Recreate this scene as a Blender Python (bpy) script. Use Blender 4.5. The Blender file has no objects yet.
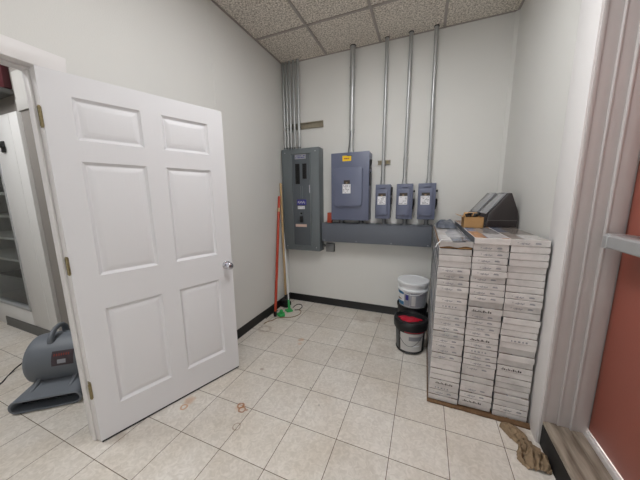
import bpy, bmesh, math, random
from mathutils import Vector, Matrix, noise
random.seed(7)
PI = math.pi
S = bpy.context.scene
COL = S.collection

# ------------------------------------------------------------------ camera
CAM = Vector((1.0287, -1.2475, 1.4337))
F, YAW, PITCH, ROLL = 256.27, -0.3875, -0.1677, -0.0121
cy, sy, cp, sp = math.cos(YAW), math.sin(YAW), math.cos(PITCH), math.sin(PITCH)
fw = Vector((sy*cp, cy*cp, sp)); r0 = Vector((cy, -sy, 0)); u0 = r0.cross(fw)
right = math.cos(ROLL)*r0 + math.sin(ROLL)*u0
up = -math.sin(ROLL)*r0 + math.cos(ROLL)*u0
cd = bpy.data.cameras.new('camera'); cam = bpy.data.objects.new('camera', cd); COL.objects.link(cam)
m = Matrix((right, up, -fw)).transposed().to_4x4(); m.translation = CAM
cam.matrix_world = m
cd.sensor_width = 36; cd.lens = 36*F/640; cd.clip_start = 0.02
S.camera = cam


def at(px, py, ax, val):
    """point where the sight line through a pixel meets the plane axis=val"""
    d = fw + right*((px-320)/F) - up*((py-240)/F)
    return CAM + d*((val-CAM[ax])/d[ax])


# ------------------------------------------------------------------ materials
def srgb(r, g, b):
    f = lambda c: (c/255/12.92) if c/255 <= .04045 else ((c/255+.055)/1.055)**2.4
    return (f(r), f(g), f(b), 1)


def nodes(name):
    mt = bpy.data.materials.new(name); mt.use_nodes = True
    n = mt.node_tree.nodes; l = mt.node_tree.links
    return mt, n, l, n['Principled BSDF']


def mat(name, c, rough=.5, metal=0., var=.0, vscale=8., bump=0., bscale=200., spec=.5, stretch=None):
    mt, n, l, b = nodes(name)
    b.inputs['Base Color'].default_value = c
    b.inputs['Roughness'].default_value = rough
    b.inputs['Metallic'].default_value = metal
    b.inputs['Specular IOR Level'].default_value = spec
    tc = n.new('ShaderNodeTexCoord'); mp = n.new('ShaderNodeMapping')
    l.new(tc.outputs['Object'], mp.inputs[0])
    if stretch: mp.inputs['Scale'].default_value = stretch
    if var:
        nz = n.new('ShaderNodeTexNoise'); nz.inputs['Scale'].default_value = vscale; nz.inputs['Detail'].default_value = 5
        l.new(mp.outputs[0], nz.inputs['Vector'])
        mx = n.new('ShaderNodeMix'); mx.data_type = 'RGBA'
        l.new(nz.outputs['Fac'], mx.inputs['Factor'])
        mx.inputs[6].default_value = tuple(max(0, x*(1-var)) for x in c[:3])+(1,)
        mx.inputs[7].default_value = tuple(min(1, x*(1+var)) for x in c[:3])+(1,)
        l.new(mx.outputs[2], b.inputs['Base Color'])
    if bump:
        nb = n.new('ShaderNodeTexNoise'); nb.inputs['Scale'].default_value = bscale; nb.inputs['Detail'].default_value = 3
        l.new(mp.outputs[0], nb.inputs['Vector'])
        bp = n.new('ShaderNodeBump'); bp.inputs['Strength'].default_value = bump; bp.inputs['Distance'].default_value = .002
        l.new(nb.outputs['Fac'], bp.inputs['Height']); l.new(bp.outputs[0], b.inputs['Normal'])
    return mt


M = {}
M['wall'] = mat('wall_vinyl', srgb(219, 218, 214), .55, var=.02, vscale=3, bump=.35, bscale=160, spec=.25)
M['trim'] = mat('white_trim_paint', srgb(228, 225, 224), .4, var=.02, vscale=5, spec=.4)
M['frame'] = mat('frame_paint', srgb(192, 187, 185), .45, var=.05, vscale=9, spec=.35)
M['door'] = mat('white_door_paint', srgb(220, 219, 221), .42, var=.012, vscale=4, bump=.12, bscale=90, spec=.4, stretch=(1, 1, .15))
M['black_base'] = mat('black_vinyl_base', srgb(24, 23, 24), .45, var=.2, vscale=6)
M['taupe'] = mat('taupe_wall', srgb(138, 133, 128), .6, var=.03)
M['greywall'] = mat('pale_grey_wall', srgb(190, 188, 184), .6, var=.02)
M['farwhite'] = mat('white_laminate', srgb(218, 217, 215), .4, var=.02, vscale=3)
M['darkbase'] = mat('dark_grey_base', srgb(92, 92, 90), .5, var=.1)
M['maroon'] = mat('maroon_board', srgb(70, 18, 26), .5, var=.1)
M['brass'] = mat('worn_brass', srgb(146, 134, 102), .35, .9, var=.45, vscale=70)
M['chrome'] = mat('chrome', srgb(200, 200, 208), .12, 1.)
M['conduit'] = mat('galvanised_steel', srgb(182, 184, 184), .36, .6, var=.06, vscale=14, stretch=(1, 1, .1))
M['conduit_dark'] = mat('galvanised_steel_dark', srgb(112, 114, 116), .45, .6, var=.08)
M['strut'] = mat('strut_zinc', srgb(150, 142, 124), .5, .4, var=.25, vscale=30)
M['strut_grey'] = mat('pressed_steel_grey', srgb(134, 135, 135), .5, .4, var=.1)
M['panelgrey'] = mat('panel_grey_enamel', srgb(104, 111, 114), .42, var=.05, vscale=4)
M['panelgrey2'] = mat('panel_grey_enamel_cover', srgb(84, 90, 95), .4, var=.05, vscale=5)
M['switchblue'] = mat('blue_grey_enamel', srgb(99, 105, 127), .4, var=.04, vscale=5)
M['switchblue2'] = mat('blue_grey_enamel_cover', srgb(104, 110, 132), .36, var=.04, vscale=6)
M['gutter'] = mat('gutter_grey_enamel', srgb(96, 101, 110), .45, var=.04, vscale=4)
M['black'] = mat('black_plastic', srgb(20, 20, 22), .4, var=.1)
M['blackrub'] = mat('black_rubber', srgb(24, 23, 23), .7, var=.2)
M['yellow'] = mat('yellow_sticker', srgb(238, 196, 30), .5, var=.03)
M['sticker'] = mat('white_sticker', srgb(225, 225, 228), .5, var=.02)
M['ink'] = mat('grey_ink', srgb(138, 138, 144), .6, var=.05)
M['darkink'] = mat('dark_ink', srgb(60, 52, 48), .6, var=.1)
M['redink'] = mat('red_ink', srgb(142, 62, 54), .6, var=.1)
M['purple'] = mat('purple_sticker', srgb(52, 48, 130), .4, var=.08)
M['pinksticker'] = mat('pale_pink_sticker', srgb(205, 178, 165), .6, var=.06, vscale=60)
M['orangered'] = mat('orange_plastic', srgb(168, 66, 40), .45, var=.05)
M['redwood'] = mat('red_painted_wood', srgb(180, 62, 38), .45, var=.22, vscale=18, stretch=(1, 1, .12))
M['tan'] = mat('tan_wood', srgb(190, 160, 118), .55, var=.15, vscale=30, stretch=(1, 1, .06))
M['whitepl'] = mat('white_plastic', srgb(228, 230, 232), .35, var=.02)
M['green'] = mat('green_plastic', srgb(58, 168, 92), .45, var=.1)
M['cordtan'] = mat('tan_cord', srgb(140, 118, 92), .6, var=.1)
M['red'] = mat('red_paint_residue', srgb(186, 22, 48), .35, var=.25, vscale=25)
M['bluelabel'] = mat('blue_label', srgb(48, 116, 160), .4, var=.1, vscale=30)
M['greylabel'] = mat('grey_label', srgb(150, 152, 160), .45, var=.06)
M['palelabel'] = mat('pale_label', srgb(200, 198, 196), .5, var=.04, vscale=20)
M['fan'] = mat('grey_rotomould', srgb(110, 116, 124), .5, var=.05, vscale=9, bump=.15, bscale=240)
M['fandark'] = mat('dark_outlet', srgb(22, 22, 24), .7, var=.1)
M['pic'] = mat('label_picture', srgb(70, 60, 66), .35, var=.5, vscale=40)
M['kraft'] = mat('kraft_cardboard', srgb(176, 137, 92), .7, var=.05, vscale=12, spec=.2)
M['kraftdark'] = mat('kraft_inside', srgb(140, 108, 76), .8, var=.08, spec=.2)
M['rot'] = mat('stained_cardboard', srgb(112, 88, 66), .85, var=.6, vscale=30, spec=.1)
M['rag'] = mat('soiled_cloth', srgb(146, 126, 102), .9, var=.5, vscale=26, bump=.4, bscale=300, spec=.1)
M['bag'] = mat('slate_plastic_film', srgb(92, 98, 110), .3, var=.3, vscale=12)
M['smoke'] = mat('smoked_plastic', srgb(142, 142, 145), .14, var=.3, vscale=7, spec=1.)
M['smokeside'] = mat('dark_brown_plastic', srgb(52, 46, 46), .32, var=.06, spec=.5)
M['seam'] = mat('grey_seam', srgb(92, 88, 86), .4)
M['exit'] = mat('brick_red_door_paint', srgb(166, 96, 82), .42, var=.06, vscale=3, bump=.15, bscale=120, spec=.4)
M['alu'] = mat('brushed_aluminium', srgb(184, 186, 187), .4, .45, var=.06, vscale=20)
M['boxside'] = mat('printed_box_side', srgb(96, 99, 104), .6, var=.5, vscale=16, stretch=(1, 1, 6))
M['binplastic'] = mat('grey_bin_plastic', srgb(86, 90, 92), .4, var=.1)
M['shelfw'] = mat('pale_shelf', srgb(186, 188, 186), .5, var=.03)
M['cabback'] = mat('cabinet_back', srgb(134, 138, 134), .6, var=.05)


def m_floor():
    mt, n, l, b = nodes('vinyl_tile_floor')
    tc = n.new('ShaderNodeNewGeometry')
    br = n.new('ShaderNodeTexBrick'); br.offset = 0; br.squash = 1
    br.inputs['Scale'].default_value = 1; br.inputs['Brick Width'].default_value = .3048; br.inputs['Row Height'].default_value = .3048
    br.inputs['Mortar Size'].default_value = .0021; br.inputs['Mortar Smooth'].default_value = .3; br.inputs['Bias'].default_value = 0
    br.inputs['Color1'].default_value = srgb(234, 229, 222); br.inputs['Color2'].default_value = srgb(224, 218, 210)
    br.inputs['Mortar'].default_value = srgb(104, 86, 70)
    l.new(tc.outputs['Position'], br.inputs['Vector'])
    # streaky marbling
    nz = n.new('ShaderNodeTexNoise'); nz.inputs['Scale'].default_value = 30; nz.inputs['Detail'].default_value = 6; nz.inputs['Distortion'].default_value = 1.5
    l.new(tc.outputs['Position'], nz.inputs['Vector'])
    cr = n.new('ShaderNodeValToRGB'); cr.color_ramp.elements[0].position = .38; cr.color_ramp.elements[1].position = .66
    cr.color_ramp.elements[0].color = (.80, .79, .77, 1); cr.color_ramp.elements[1].color = (1, 1, 1, 1)
    l.new(nz.outputs['Fac'], cr.inputs[0])
    mu = n.new('ShaderNodeMix'); mu.data_type = 'RGBA'; mu.blend_type = 'MULTIPLY'; mu.inputs['Factor'].default_value = .8
    l.new(br.outputs['Color'], mu.inputs[6]); l.new(cr.outputs[0], mu.inputs[7])
    # broad grime
    ng = n.new('ShaderNodeTexNoise'); ng.inputs['Scale'].default_value = 2.6; ng.inputs['Detail'].default_value = 5
    l.new(tc.outputs['Position'], ng.inputs['Vector'])
    cg = n.new('ShaderNodeValToRGB'); cg.color_ramp.elements[0].position = .35; cg.color_ramp.elements[1].position = .7
    cg.color_ramp.elements[0].color = (1, 1, 1, 1); cg.color_ramp.elements[1].color = (.86, .82, .76, 1)
    l.new(ng.outputs['Fac'], cg.inputs[0])
    m2 = n.new('ShaderNodeMix'); m2.data_type = 'RGBA'; m2.blend_type = 'MULTIPLY'; m2.inputs['Factor'].default_value = .8
    l.new(mu.outputs[2], m2.inputs[6]); l.new(cg.outputs[0], m2.inputs[7])
    out = m2.outputs[2]
    # rust rings and spots, each where it lies on the tiles: (x, y, radius, ring width or 0 for a spot, colour)
    rust = srgb(150, 92, 54); orange = srgb(196, 132, 62); brown = srgb(134, 104, 78); dark = srgb(60, 50, 42)
    for (x, y, r, w, c, k) in ((-.093, -.002, .021, .008, rust, .8), (-.062, -.030, .021, .008, rust, .8), (-.085, -.015, .05, 0, orange, .25),
                               (-.006, -.149, .024, .006, brown, .5), (-.454, -.159, .02, .009, orange, .6), (-.47, -.10, .05, 0, orange, .4),
                               (-.537, .951, .06, .022, brown, .3), (-.066, .90, .04, 0, orange, .4), (-.05, .83, .03, 0, orange, .35),
                               (-.179, .375, .02, 0, brown, .5), (.294, .326, .007, 0, dark, .9), (.416, .199, .006, 0, dark, .8),
                               (-.62, -.47, .05, 0, brown, .25), (-.03, -.02, .014, 0, rust, .6), (1.62, .45, .09, 0, brown, .45),
                               (.6, 1.62, .09, 0, brown, .25), (.40, 1.55, .12, 0, brown, .2), (.75, 1.0, .14, 0, brown, .14)):
        v = n.new('ShaderNodeVectorMath'); v.operation = 'DISTANCE'
        wn = n.new('ShaderNodeTexNoise'); wn.inputs['Scale'].default_value = 28; wn.inputs['Detail'].default_value = 3
        l.new(tc.outputs['Position'], wn.inputs['Vector'])
        wob = n.new('ShaderNodeVectorMath'); wob.operation = 'MULTIPLY_ADD'
        wob.inputs[1].default_value = (r*.9, r*.9, 0); wob.inputs[2].default_value = (-r*.45, -r*.45, 0)
        l.new(wn.outputs['Color'], wob.inputs[0])
        ad = n.new('ShaderNodeVectorMath'); ad.operation = 'ADD'
        l.new(tc.outputs['Position'], ad.inputs[0]); l.new(wob.outputs[0], ad.inputs[1])
        l.new(ad.outputs[0], v.inputs[0]); v.inputs[1].default_value = (x, y, 0)
        if w:
            s = n.new('ShaderNodeMath'); s.operation = 'SUBTRACT'; s.inputs[1].default_value = r; l.new(v.outputs['Value'], s.inputs[0])
            a = n.new('ShaderNodeMath'); a.operation = 'ABSOLUTE'; l.new(s.outputs[0], a.inputs[0]); src, rr = a.outputs[0], w
        else:
            src, rr = v.outputs['Value'], r
        mr = n.new('ShaderNodeMapRange'); mr.interpolation_type = 'SMOOTHSTEP'
        mr.inputs['From Min'].default_value = rr*.35; mr.inputs['From Max'].default_value = rr
        mr.inputs['To Min'].default_value = k; mr.inputs['To Max'].default_value = 0
        l.new(src, mr.inputs['Value'])
        mx = n.new('ShaderNodeMix'); mx.data_type = 'RGBA'
        l.new(mr.outputs[0], mx.inputs['Factor']); l.new(out, mx.inputs[6]); mx.inputs[7].default_value = c
        out = mx.outputs[2]
    l.new(out, b.inputs['Base Color'])
    b.inputs['Roughness'].default_value = .38; b.inputs['Specular IOR Level'].default_value = .35
    bp = n.new('ShaderNodeBump'); bp.inputs['Strength'].default_value = .25; bp.inputs['Distance'].default_value = .001
    iv = n.new('ShaderNodeMath'); iv.operation = 'SUBTRACT'; iv.inputs[0].default_value = 1; l.new(br.outputs['Fac'], iv.inputs[1])
    l.new(iv.outputs[0], bp.inputs['Height']); l.new(bp.outputs[0], b.inputs['Normal'])
    return mt


def m_ceiling():
    mt, n, l, b = nodes('acoustic_tile')
    g = n.new('ShaderNodeNewGeometry')
    nz = n.new('ShaderNodeTexNoise'); nz.inputs['Scale'].default_value = 72; nz.inputs['Detail'].default_value = 5
    l.new(g.outputs['Position'], nz.inputs['Vector'])
    cr = n.new('ShaderNodeValToRGB')
    cr.color_ramp.elements[0].position = .36; cr.color_ramp.elements[0].color = srgb(160, 152, 141)
    cr.color_ramp.elements[1].position = .60; cr.color_ramp.elements[1].color = srgb(236, 229, 219)
    l.new(nz.outputs['Fac'], cr.inputs[0]); l.new(cr.outputs[0], b.inputs['Base Color'])
    b.inputs['Roughness'].default_value = .95; b.inputs['Specular IOR Level'].default_value = .1
    bp = n.new('ShaderNodeBump'); bp.inputs['Strength'].default_value = .6; bp.inputs['Distance'].default_value = .003
    l.new(nz.outputs['Fac'], bp.inputs['Height']); l.new(bp.outputs[0], b.inputs['Normal'])
    return mt


def m_threshold():
    mt, n, l, b = nodes('worn_wood_sill')
    g = n.new('ShaderNodeNewGeometry'); mp = n.new('ShaderNodeMapping'); mp.inputs['Scale'].default_value = (1, .12, 1)
    l.new(g.outputs['Position'], mp.inputs[0])
    nz = n.new('ShaderNodeTexNoise'); nz.inputs['Scale'].default_value = 32; nz.inputs['Detail'].default_value = 7
    l.new(mp.outputs[0], nz.inputs['Vector'])
    cr = n.new('ShaderNodeValToRGB')
    cr.color_ramp.elements[0].position = .3; cr.color_ramp.elements[0].color = srgb(104, 92, 78)
    cr.color_ramp.elements[1].position = .7; cr.color_ramp.elements[1].color = srgb(178, 167, 152)
    l.new(nz.outputs['Fac'], cr.inputs[0]); l.new(cr.outputs[0], b.inputs['Base Color'])
    b.inputs['Roughness'].default_value = .8
    return mt


def m_card(name, base, printed=False):
    """white carton board; every box shades slightly differently, scuffs on the ends"""
    mt, n, l, b = nodes(name)
    oi = n.new('ShaderNodeObjectInfo'); g = n.new('ShaderNodeNewGeometry')
    nz = n.new('ShaderNodeTexNoise'); nz.inputs['Scale'].default_value = 16; nz.inputs['Detail'].default_value = 5
    l.new(g.outputs['Position'], nz.inputs['Vector'])
    cr = n.new('ShaderNodeValToRGB'); cr.color_ramp.elements[0].position = .25; cr.color_ramp.elements[1].position = .6
    cr.color_ramp.elements[0].color = tuple(x*.8 for x in base[:3])+(1,); cr.color_ramp.elements[1].color = base
    l.new(nz.outputs['Fac'], cr.inputs[0])
    mr = n.new('ShaderNodeMapRange'); mr.inputs['To Min'].default_value = .86; mr.inputs['To Max'].default_value = 1.0
    l.new(oi.outputs['Random'], mr.inputs['Value'])
    mu = n.new('ShaderNodeVectorMath'); mu.operation = 'SCALE'
    l.new(cr.outputs[0], mu.inputs[0]); l.new(mr.outputs[0], mu.inputs['Scale'])
    l.new(mu.outputs[0], b.inputs['Base Color'])
    b.inputs['Roughness'].default_value = .6; b.inputs['Specular IOR Level'].default_value = .3
    return mt


def m_lid(name, cols):
    """printed plank picture on a lid: patches of brown, grey and blue on the box top"""
    mt, n, l, b = nodes(name)
    tc = n.new('ShaderNodeTexCoord'); mp = n.new('ShaderNodeMapping'); mp.inputs['Scale'].default_value = (9, 3.2, 1)
    l.new(tc.outputs['Object'], mp.inputs[0])
    vo = n.new('ShaderNodeTexVoronoi'); vo.distance = 'CHEBYCHEV'; vo.inputs['Scale'].default_value = 1.0; vo.inputs['Randomness'].default_value = .7
    l.new(mp.outputs[0], vo.inputs['Vector'])
    cr = n.new('ShaderNodeValToRGB'); cr.color_ramp.interpolation = 'CONSTANT'
    e = cr.color_ramp.elements
    e[0].position = 0; e[0].color = cols[0]; e[1].position = .3; e[1].color = cols[1]
    for i, c in enumerate(cols[2:]):
        k = e.new(.5+.18*i); k.color = c
    sx = n.new('ShaderNodeSeparateColor'); l.new(vo.outputs['Color'], sx.inputs[0]); l.new(sx.outputs[0], cr.inputs[0])
    nz = n.new('ShaderNodeTexNoise'); nz.inputs['Scale'].default_value = 30; l.new(tc.outputs['Object'], nz.inputs['Vector'])
    mx = n.new('ShaderNodeMix'); mx.data_type = 'RGBA'; mx.blend_type = 'OVERLAY'; mx.inputs['Factor'].default_value = .5
    l.new(cr.outputs[0], mx.inputs[6]); l.new(nz.outputs['Fac'], mx.inputs[7])
    l.new(mx.outputs[2], b.inputs['Base Color'])
    b.inputs['Roughness'].default_value = .22; b.inputs['Specular IOR Level'].default_value = .5
    return mt


M['floor'] = m_floor(); M['ceiling'] = m_ceiling(); M['sill'] = m_threshold()
M['tbar'] = mat('tbar_white', srgb(160, 152, 146), .5, var=.05)
M['card'] = m_card('white_box_board', srgb(226, 221, 218))
M['cardgrey'] = m_card('grey_box_board', srgb(210, 206, 203))
M['lidbrown'] = m_lid('printed_lid_brown', [srgb(170, 128, 98), srgb(142, 138, 138), srgb(196, 192, 190), srgb(110, 128, 160)])
M['lidgrey'] = m_lid('printed_lid_grey', [srgb(150, 140, 132), srgb(120, 112, 106), srgb(186, 182, 178), srgb(110, 116, 130)])
M['lidwhite'] = m_lid('printed_lid_white', [srgb(205, 202, 200), srgb(170, 170, 174), srgb(120, 124, 134), srgb(196, 190, 186)])


def m_emit(name, c, k):
    mt, n, l, b = nodes(name)
    b.inputs['Base Color'].default_value = (.9, .9, .9, 1)
    b.inputs['Emission Color'].default_value = c; b.inputs['Emission Strength'].default_value = k
    return mt


def m_glass():
    mt, n, l, b = nodes('pane_glass')
    b.inputs['Base Color'].default_value = (.9, .93, .92, 1); b.inputs['Roughness'].default_value = .03
    b.inputs['Transmission Weight'].default_value = 1; b.inputs['IOR'].default_value = 1.15
    return mt


M['glass'] = m_glass()

# ------------------------------------------------------------------ mesh helpers
def nb(): return bmesh.new()


def box(bm, x0, x1, y0, y1, z0, z1, bev=0., seg=2, mi=0):
    if x0 > x1: x0, x1 = x1, x0
    if y0 > y1: y0, y1 = y1, y0
    if z0 > z1: z0, z1 = z1, z0
    v = [bm.verts.new((x, y, z)) for z in (z0, z1) for x, y in ((x0, y0), (x1, y0), (x1, y1), (x0, y1))]
    fs = [bm.faces.new([v[i] for i in q]) for q in ((3, 2, 1, 0), (4, 5, 6, 7), (0, 1, 5, 4), (1, 2, 6, 5), (2, 3, 7, 6), (3, 0, 4, 7))]
    for f in fs: f.material_index = mi
    if bev:
        es = {e for f in fs for e in f.edges}
        bmesh.ops.bevel(bm, geom=list(es), offset=bev, segments=seg, profile=.5, affect='EDGES', clamp_overlap=True)
    return fs


def prism(bm, pts, vec, mi=0, bev=0., seg=2):
    """closed polygon pts (3D) extruded along vec"""
    vec = Vector(vec)
    a = [bm.verts.new(p) for p in pts]; b = [bm.verts.new(Vector(p)+vec) for p in pts]
    k = len(pts)
    fs = [bm.faces.new(a[::-1]), bm.faces.new(b)]
    for i in range(k): fs.append(bm.faces.new((a[i], a[(i+1) % k], b[(i+1) % k], b[i])))
    for f in fs: f.material_index = mi
    if bev:
        es = {e for f in fs for e in f.edges}
        bmesh.ops.bevel(bm, geom=list(es), offset=bev, segments=seg, profile=.5, affect='EDGES', clamp_overlap=True)
    return fs


def tube(bm, pts, r, seg=12, cap=True, mi=0):
    pts = [Vector(p) for p in pts]; k = len(pts)
    rs = r if isinstance(r, (list, tuple)) else [r]*k
    t0 = (pts[1]-pts[0]).normalized()
    a = Vector((0, 0, 1)) if abs(t0.z) < .9 else Vector((1, 0, 0))
    nrm = t0.cross(a).normalized(); rings = []
    for i, p in enumerate(pts):
        t = (pts[min(i+1, k-1)]-pts[max(i-1, 0)]).normalized()
        nrm = (nrm-t*nrm.dot(t)).normalized(); bn = t.cross(nrm)
        rings.append([bm.verts.new(p+(nrm*math.cos(2*PI*j/seg)+bn*math.sin(2*PI*j/seg))*rs[i]) for j in range(seg)])
    for i in range(k-1):
        for j in range(seg):
            f = bm.faces.new((rings[i][j], rings[i][(j+1) % seg], rings[i+1][(j+1) % seg], rings[i+1][j])); f.material_index = mi
    if cap:
        bm.faces.new(rings[0][::-1]).material_index = mi; bm.faces.new(rings[-1]).material_index = mi


def lathe(bm, prof, c, axis=(0, 0, 1), seg=40, a0=0., a1=2*PI, mi=0):
    """profile of (radius, height) about an axis through c; partial sweeps stay open"""
    c = Vector(c); ax = Vector(axis).normalized()
    e = Vector((1, 0, 0)) if abs(ax.x) < .9 else Vector((0, 1, 0))
    e1 = (e-ax*e.dot(ax)).normalized(); e2 = ax.cross(e1)
    full = abs(a1-a0-2*PI) < 1e-6; ns = seg if full else seg+1
    rings = []
    for r, h in prof:
        if r < 1e-6: rings.append([bm.verts.new(c+ax*h)])
        else: rings.append([bm.verts.new(c+ax*h+(e1*math.cos(a0+(a1-a0)*j/seg)+e2*math.sin(a0+(a1-a0)*j/seg))*r) for j in range(ns)])
    for a, b in zip(rings, rings[1:]):
        for j in range(seg):
            jn = (j+1) % ns
            if len(a) == 1 and len(b) == 1: continue
            if len(a) == 1: q = (a[0], b[jn], b[j])
            elif len(b) == 1: q = (a[j], a[jn], b[0])
            else: q = (a[j], a[jn], b[jn], b[j])
            bm.faces.new(q).material_index = mi


WM = {}


def obj(name, bm, mats, parent=None, local=False, kind=None, smooth=35, fix=True):
    if fix: bmesh.ops.recalc_face_normals(bm, faces=bm.faces[:])
    ca = math.radians(smooth)
    for f in bm.faces: f.smooth = True
    for e in bm.edges:
        e.smooth = len(e.link_faces) == 2 and e.calc_face_angle(0) < ca
    me = bpy.data.meshes.new(name); bm.to_mesh(me); bm.free()
    for mm in (mats if isinstance(mats, (list, tuple)) else [mats]): me.materials.append(M[mm] if isinstance(mm, str) else mm)
    o = bpy.data.objects.new(name, me); COL.objects.link(o)
    if parent is not None:
        o.parent = parent
        WM[o] = WM[parent]
        if not local: me.transform(WM[parent].inverted())
    elif not local:
        xs = [v.co for v in me.vertices]
        c = Vector(((min(v.x for v in xs)+max(v.x for v in xs))/2, (min(v.y for v in xs)+max(v.y for v in xs))/2, min(v.z for v in xs)))
        me.transform(Matrix.Translation(-c)); o.location = c; WM[o] = Matrix.Translation(c)
    else: WM[o] = Matrix()
    if kind: o['kind'] = kind
    return o


def tag(o, label, cat, group=None):
    o['label'] = label; o['category'] = cat
    if group: o['group'] = group
    return o


def thing(name, label, cat, loc, rotz=0, group=None):
    o = bpy.data.objects.new(name, None); COL.objects.link(o); o.empty_display_size = .05
    o.location = loc; o.rotation_euler = (0, 0, rotz)
    WM[o] = Matrix.Translation(Vector(loc)) @ Matrix.Rotation(rotz, 4, 'Z')
    return tag(o, label, cat, group)


def struct(name, bm, m, parent=None, **k): return obj(name, bm, m, parent, kind='structure' if parent is None else None, **k)


# ------------------------------------------------------------------ the setting
XL, XR, YB, YF, ZC = -.69, 1.715, 1.81, -4.4, 3.04
WT = .115
XLO = XL-WT
FX = -5.0                                       # left end of the neighbouring room
b = nb(); box(b, FX-.1, 2.1, YF-.1, YB+.1, -.08, 0); struct('floor', b, 'floor')
b = nb(); box(b, FX-.1, 2.1, YF-.1, YB+.1, ZC, ZC+.08); struct('ceiling', b, 'ceiling')
b = nb(); box(b, XLO, 2.1, YB, YB+.1, 0, ZC); struct('wall_back', b, 'wall')
# left wall with the doorway y -1.47 .. -0.51
b = nb()
box(b, XLO, XL, -.51, YB, 0, ZC); box(b, XLO, XL, YF, -1.47, 0, ZC); box(b, XLO, XL, -1.47, -.51, 2.07, ZC)
box(b, XL, XL+.0025, .615, .655, 0.1, ZC-.002)                 # a panel batten
struct('wall_left', b, 'wall')
# right wall with the exit doorway y -0.55 .. 0.415
b = nb()
box(b, XR, XR+.22, .43, YB, 0, ZC); box(b, XR, XR+.22, YF, -.56, 0, ZC); box(b, XR, XR+.22, -.56, .43, 2.38, ZC)
struct('wall_right', b, 'wall')
b = nb(); box(b, FX-.1, -.45, YF-.1, YF, 0, ZC); box(b, 1.5, 2.1, YF-.1, YF, 0, ZC); box(b, -.45, 1.5, YF-.1, YF, 0, .12); box(b, -.45, 1.5, YF-.1, YF, 2.35, ZC); struct('wall_front', b, 'wall')
# unseen window frame added behind the camera to let in fill light
w2 = bpy.data.objects.new('fill_window', None); COL.objects.link(w2); w2.location = (.525, YF, .12); w2['kind'] = 'structure'
tag(w2, 'unseen white window frame added behind the camera for fill light', 'window'); WM[w2] = Matrix.Translation((.525, YF, .12))
b = nb(); q = .04
for (a, c, d, e) in ((-.45, -.45+q, .12, 2.35), (1.5-q, 1.5, .12, 2.35), (.505, .545, .16, 2.31), (-.41, 1.46, .12, .16), (-.41, 1.46, 2.31, 2.35)): box(b, a, c, YF-.08, YF-.02, d, e, .004)
obj('frame', b, 'trim', w2)  # frame of the added, unseen fill window
b = nb(); prism(b, [(XR-.028, YB, .1), (XR-.026, YB-.006, .1), (XR, YB-.024, .1), (XR, YB, .1)], (0, 0, ZC-.1)); struct('trim_1', b, 'wall')   # moulding in the back right corner
# vinyl base
def base(name, pts, n, h=.095, m='black_base', t=.007):
    b = nb(); (x0, y0), (x1, y1) = pts
    n = Vector((n[0], n[1], 0)); p0, p1 = Vector((x0, y0, 0)), Vector((x1, y1, 0))
    pr = [Vector((0, 0, .001)), n*t*1.8+Vector((0, 0, .001)), n*t+Vector((0, 0, .012)), n*t+Vector((0, 0, h-.004)), n*t*.4+Vector((0, 0, h)), Vector((0, 0, h))]
    prism(b, [p0+q for q in pr], p1-p0); return struct(name, b, m)
base('baseboard_back', ((XL+.008, YB), (XR, YB)), (0, -1))
base('baseboard_left', ((XL, YB), (XL, -.40)), (1, 0))
base('baseboard_front', ((XL, YF), (XR, YF)), (0, 1))
# ceiling T-bar grid of 2 ft tiles
b = nb()
w = .012
for k in range(-8, 4):
    x = -.105+.61*k
    if x > FX and x < XR: box(b, x-w, x+w, YF, YB if x > XLO else 0, ZC-.007, ZC+.001)
for k in range(-10, 2):
    y = 1.248+.61*k-.0
    if YF < y < YB:
        box(b, XL if y > 0 else FX, XR, y-w, y+w, ZC-.0065, ZC+.001)
box(b, XL, XL+.018, 0, YB, ZC-.006, ZC+.001); box(b, XL, XR, YB-.014, YB, ZC-.006, ZC+.001); box(b, XR-.018, XR, YF, YB, ZC-.006, ZC+.001)
struct('trim_2', b, 'tbar')

# interior doorway: jambs, stop, casing
b = nb()
box(b, XLO-.004, XL+.002, -.53, -.509, 0, 2.052, .001); box(b, XLO-.004, XL+.002, -1.471, -1.45, 0, 2.052, .001); box(b, XLO-.004, XL+.002, -1.471, -.509, 2.052, 2.071, .001)
box(b, XLO+.04, XL-.045, -.541, -.53, 0, 2.041, .003); box(b, XLO+.04, XL-.045, -1.45, -1.439, 0, 2.041, .003); box(b, XLO+.04, XL-.045, -1.45, -.53, 2.041, 2.052, .003)
struct('trim_3', b, 'trim')
def casing(name, x0, x1, ya, yb):
    b = nb()
    box(b, x0, x1, ya, yb, 0, 2.05, .004); box(b, x0, x1, -1.55, -1.462, 0, 2.05, .004)
    prism(b, [(x0, -1.555, 2.05), (x0, -.415, 2.05), (x0, -.408, 2.132), (x0, -1.562, 2.132)], (x1-x0, 0, 0), bev=.004)
    return struct(name, b, 'trim')
casing('trim_4', XL, XL+.012, -.445, -.415)
casing('trim_5', XLO-.012, XLO, -.505, -.43)

# the open panel door, hinged at its left edge
DA = math.radians(19.56)
DW, DT, DH = .915, .033, 2.05
door = bpy.data.objects.new('door_1', None)
COL.objects.link(door); door.location = (-.680, -.536, 0); door.rotation_euler = (0, 0, PI/2-DA)
door['kind'] = 'structure'; tag(door, 'white six-panel interior door standing open, chrome knob and brass hinges', 'door')
WM[door] = Matrix.Translation((-.680, -.536, 0)) @ Matrix.Rotation(PI/2-DA, 4, 'Z')


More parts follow.
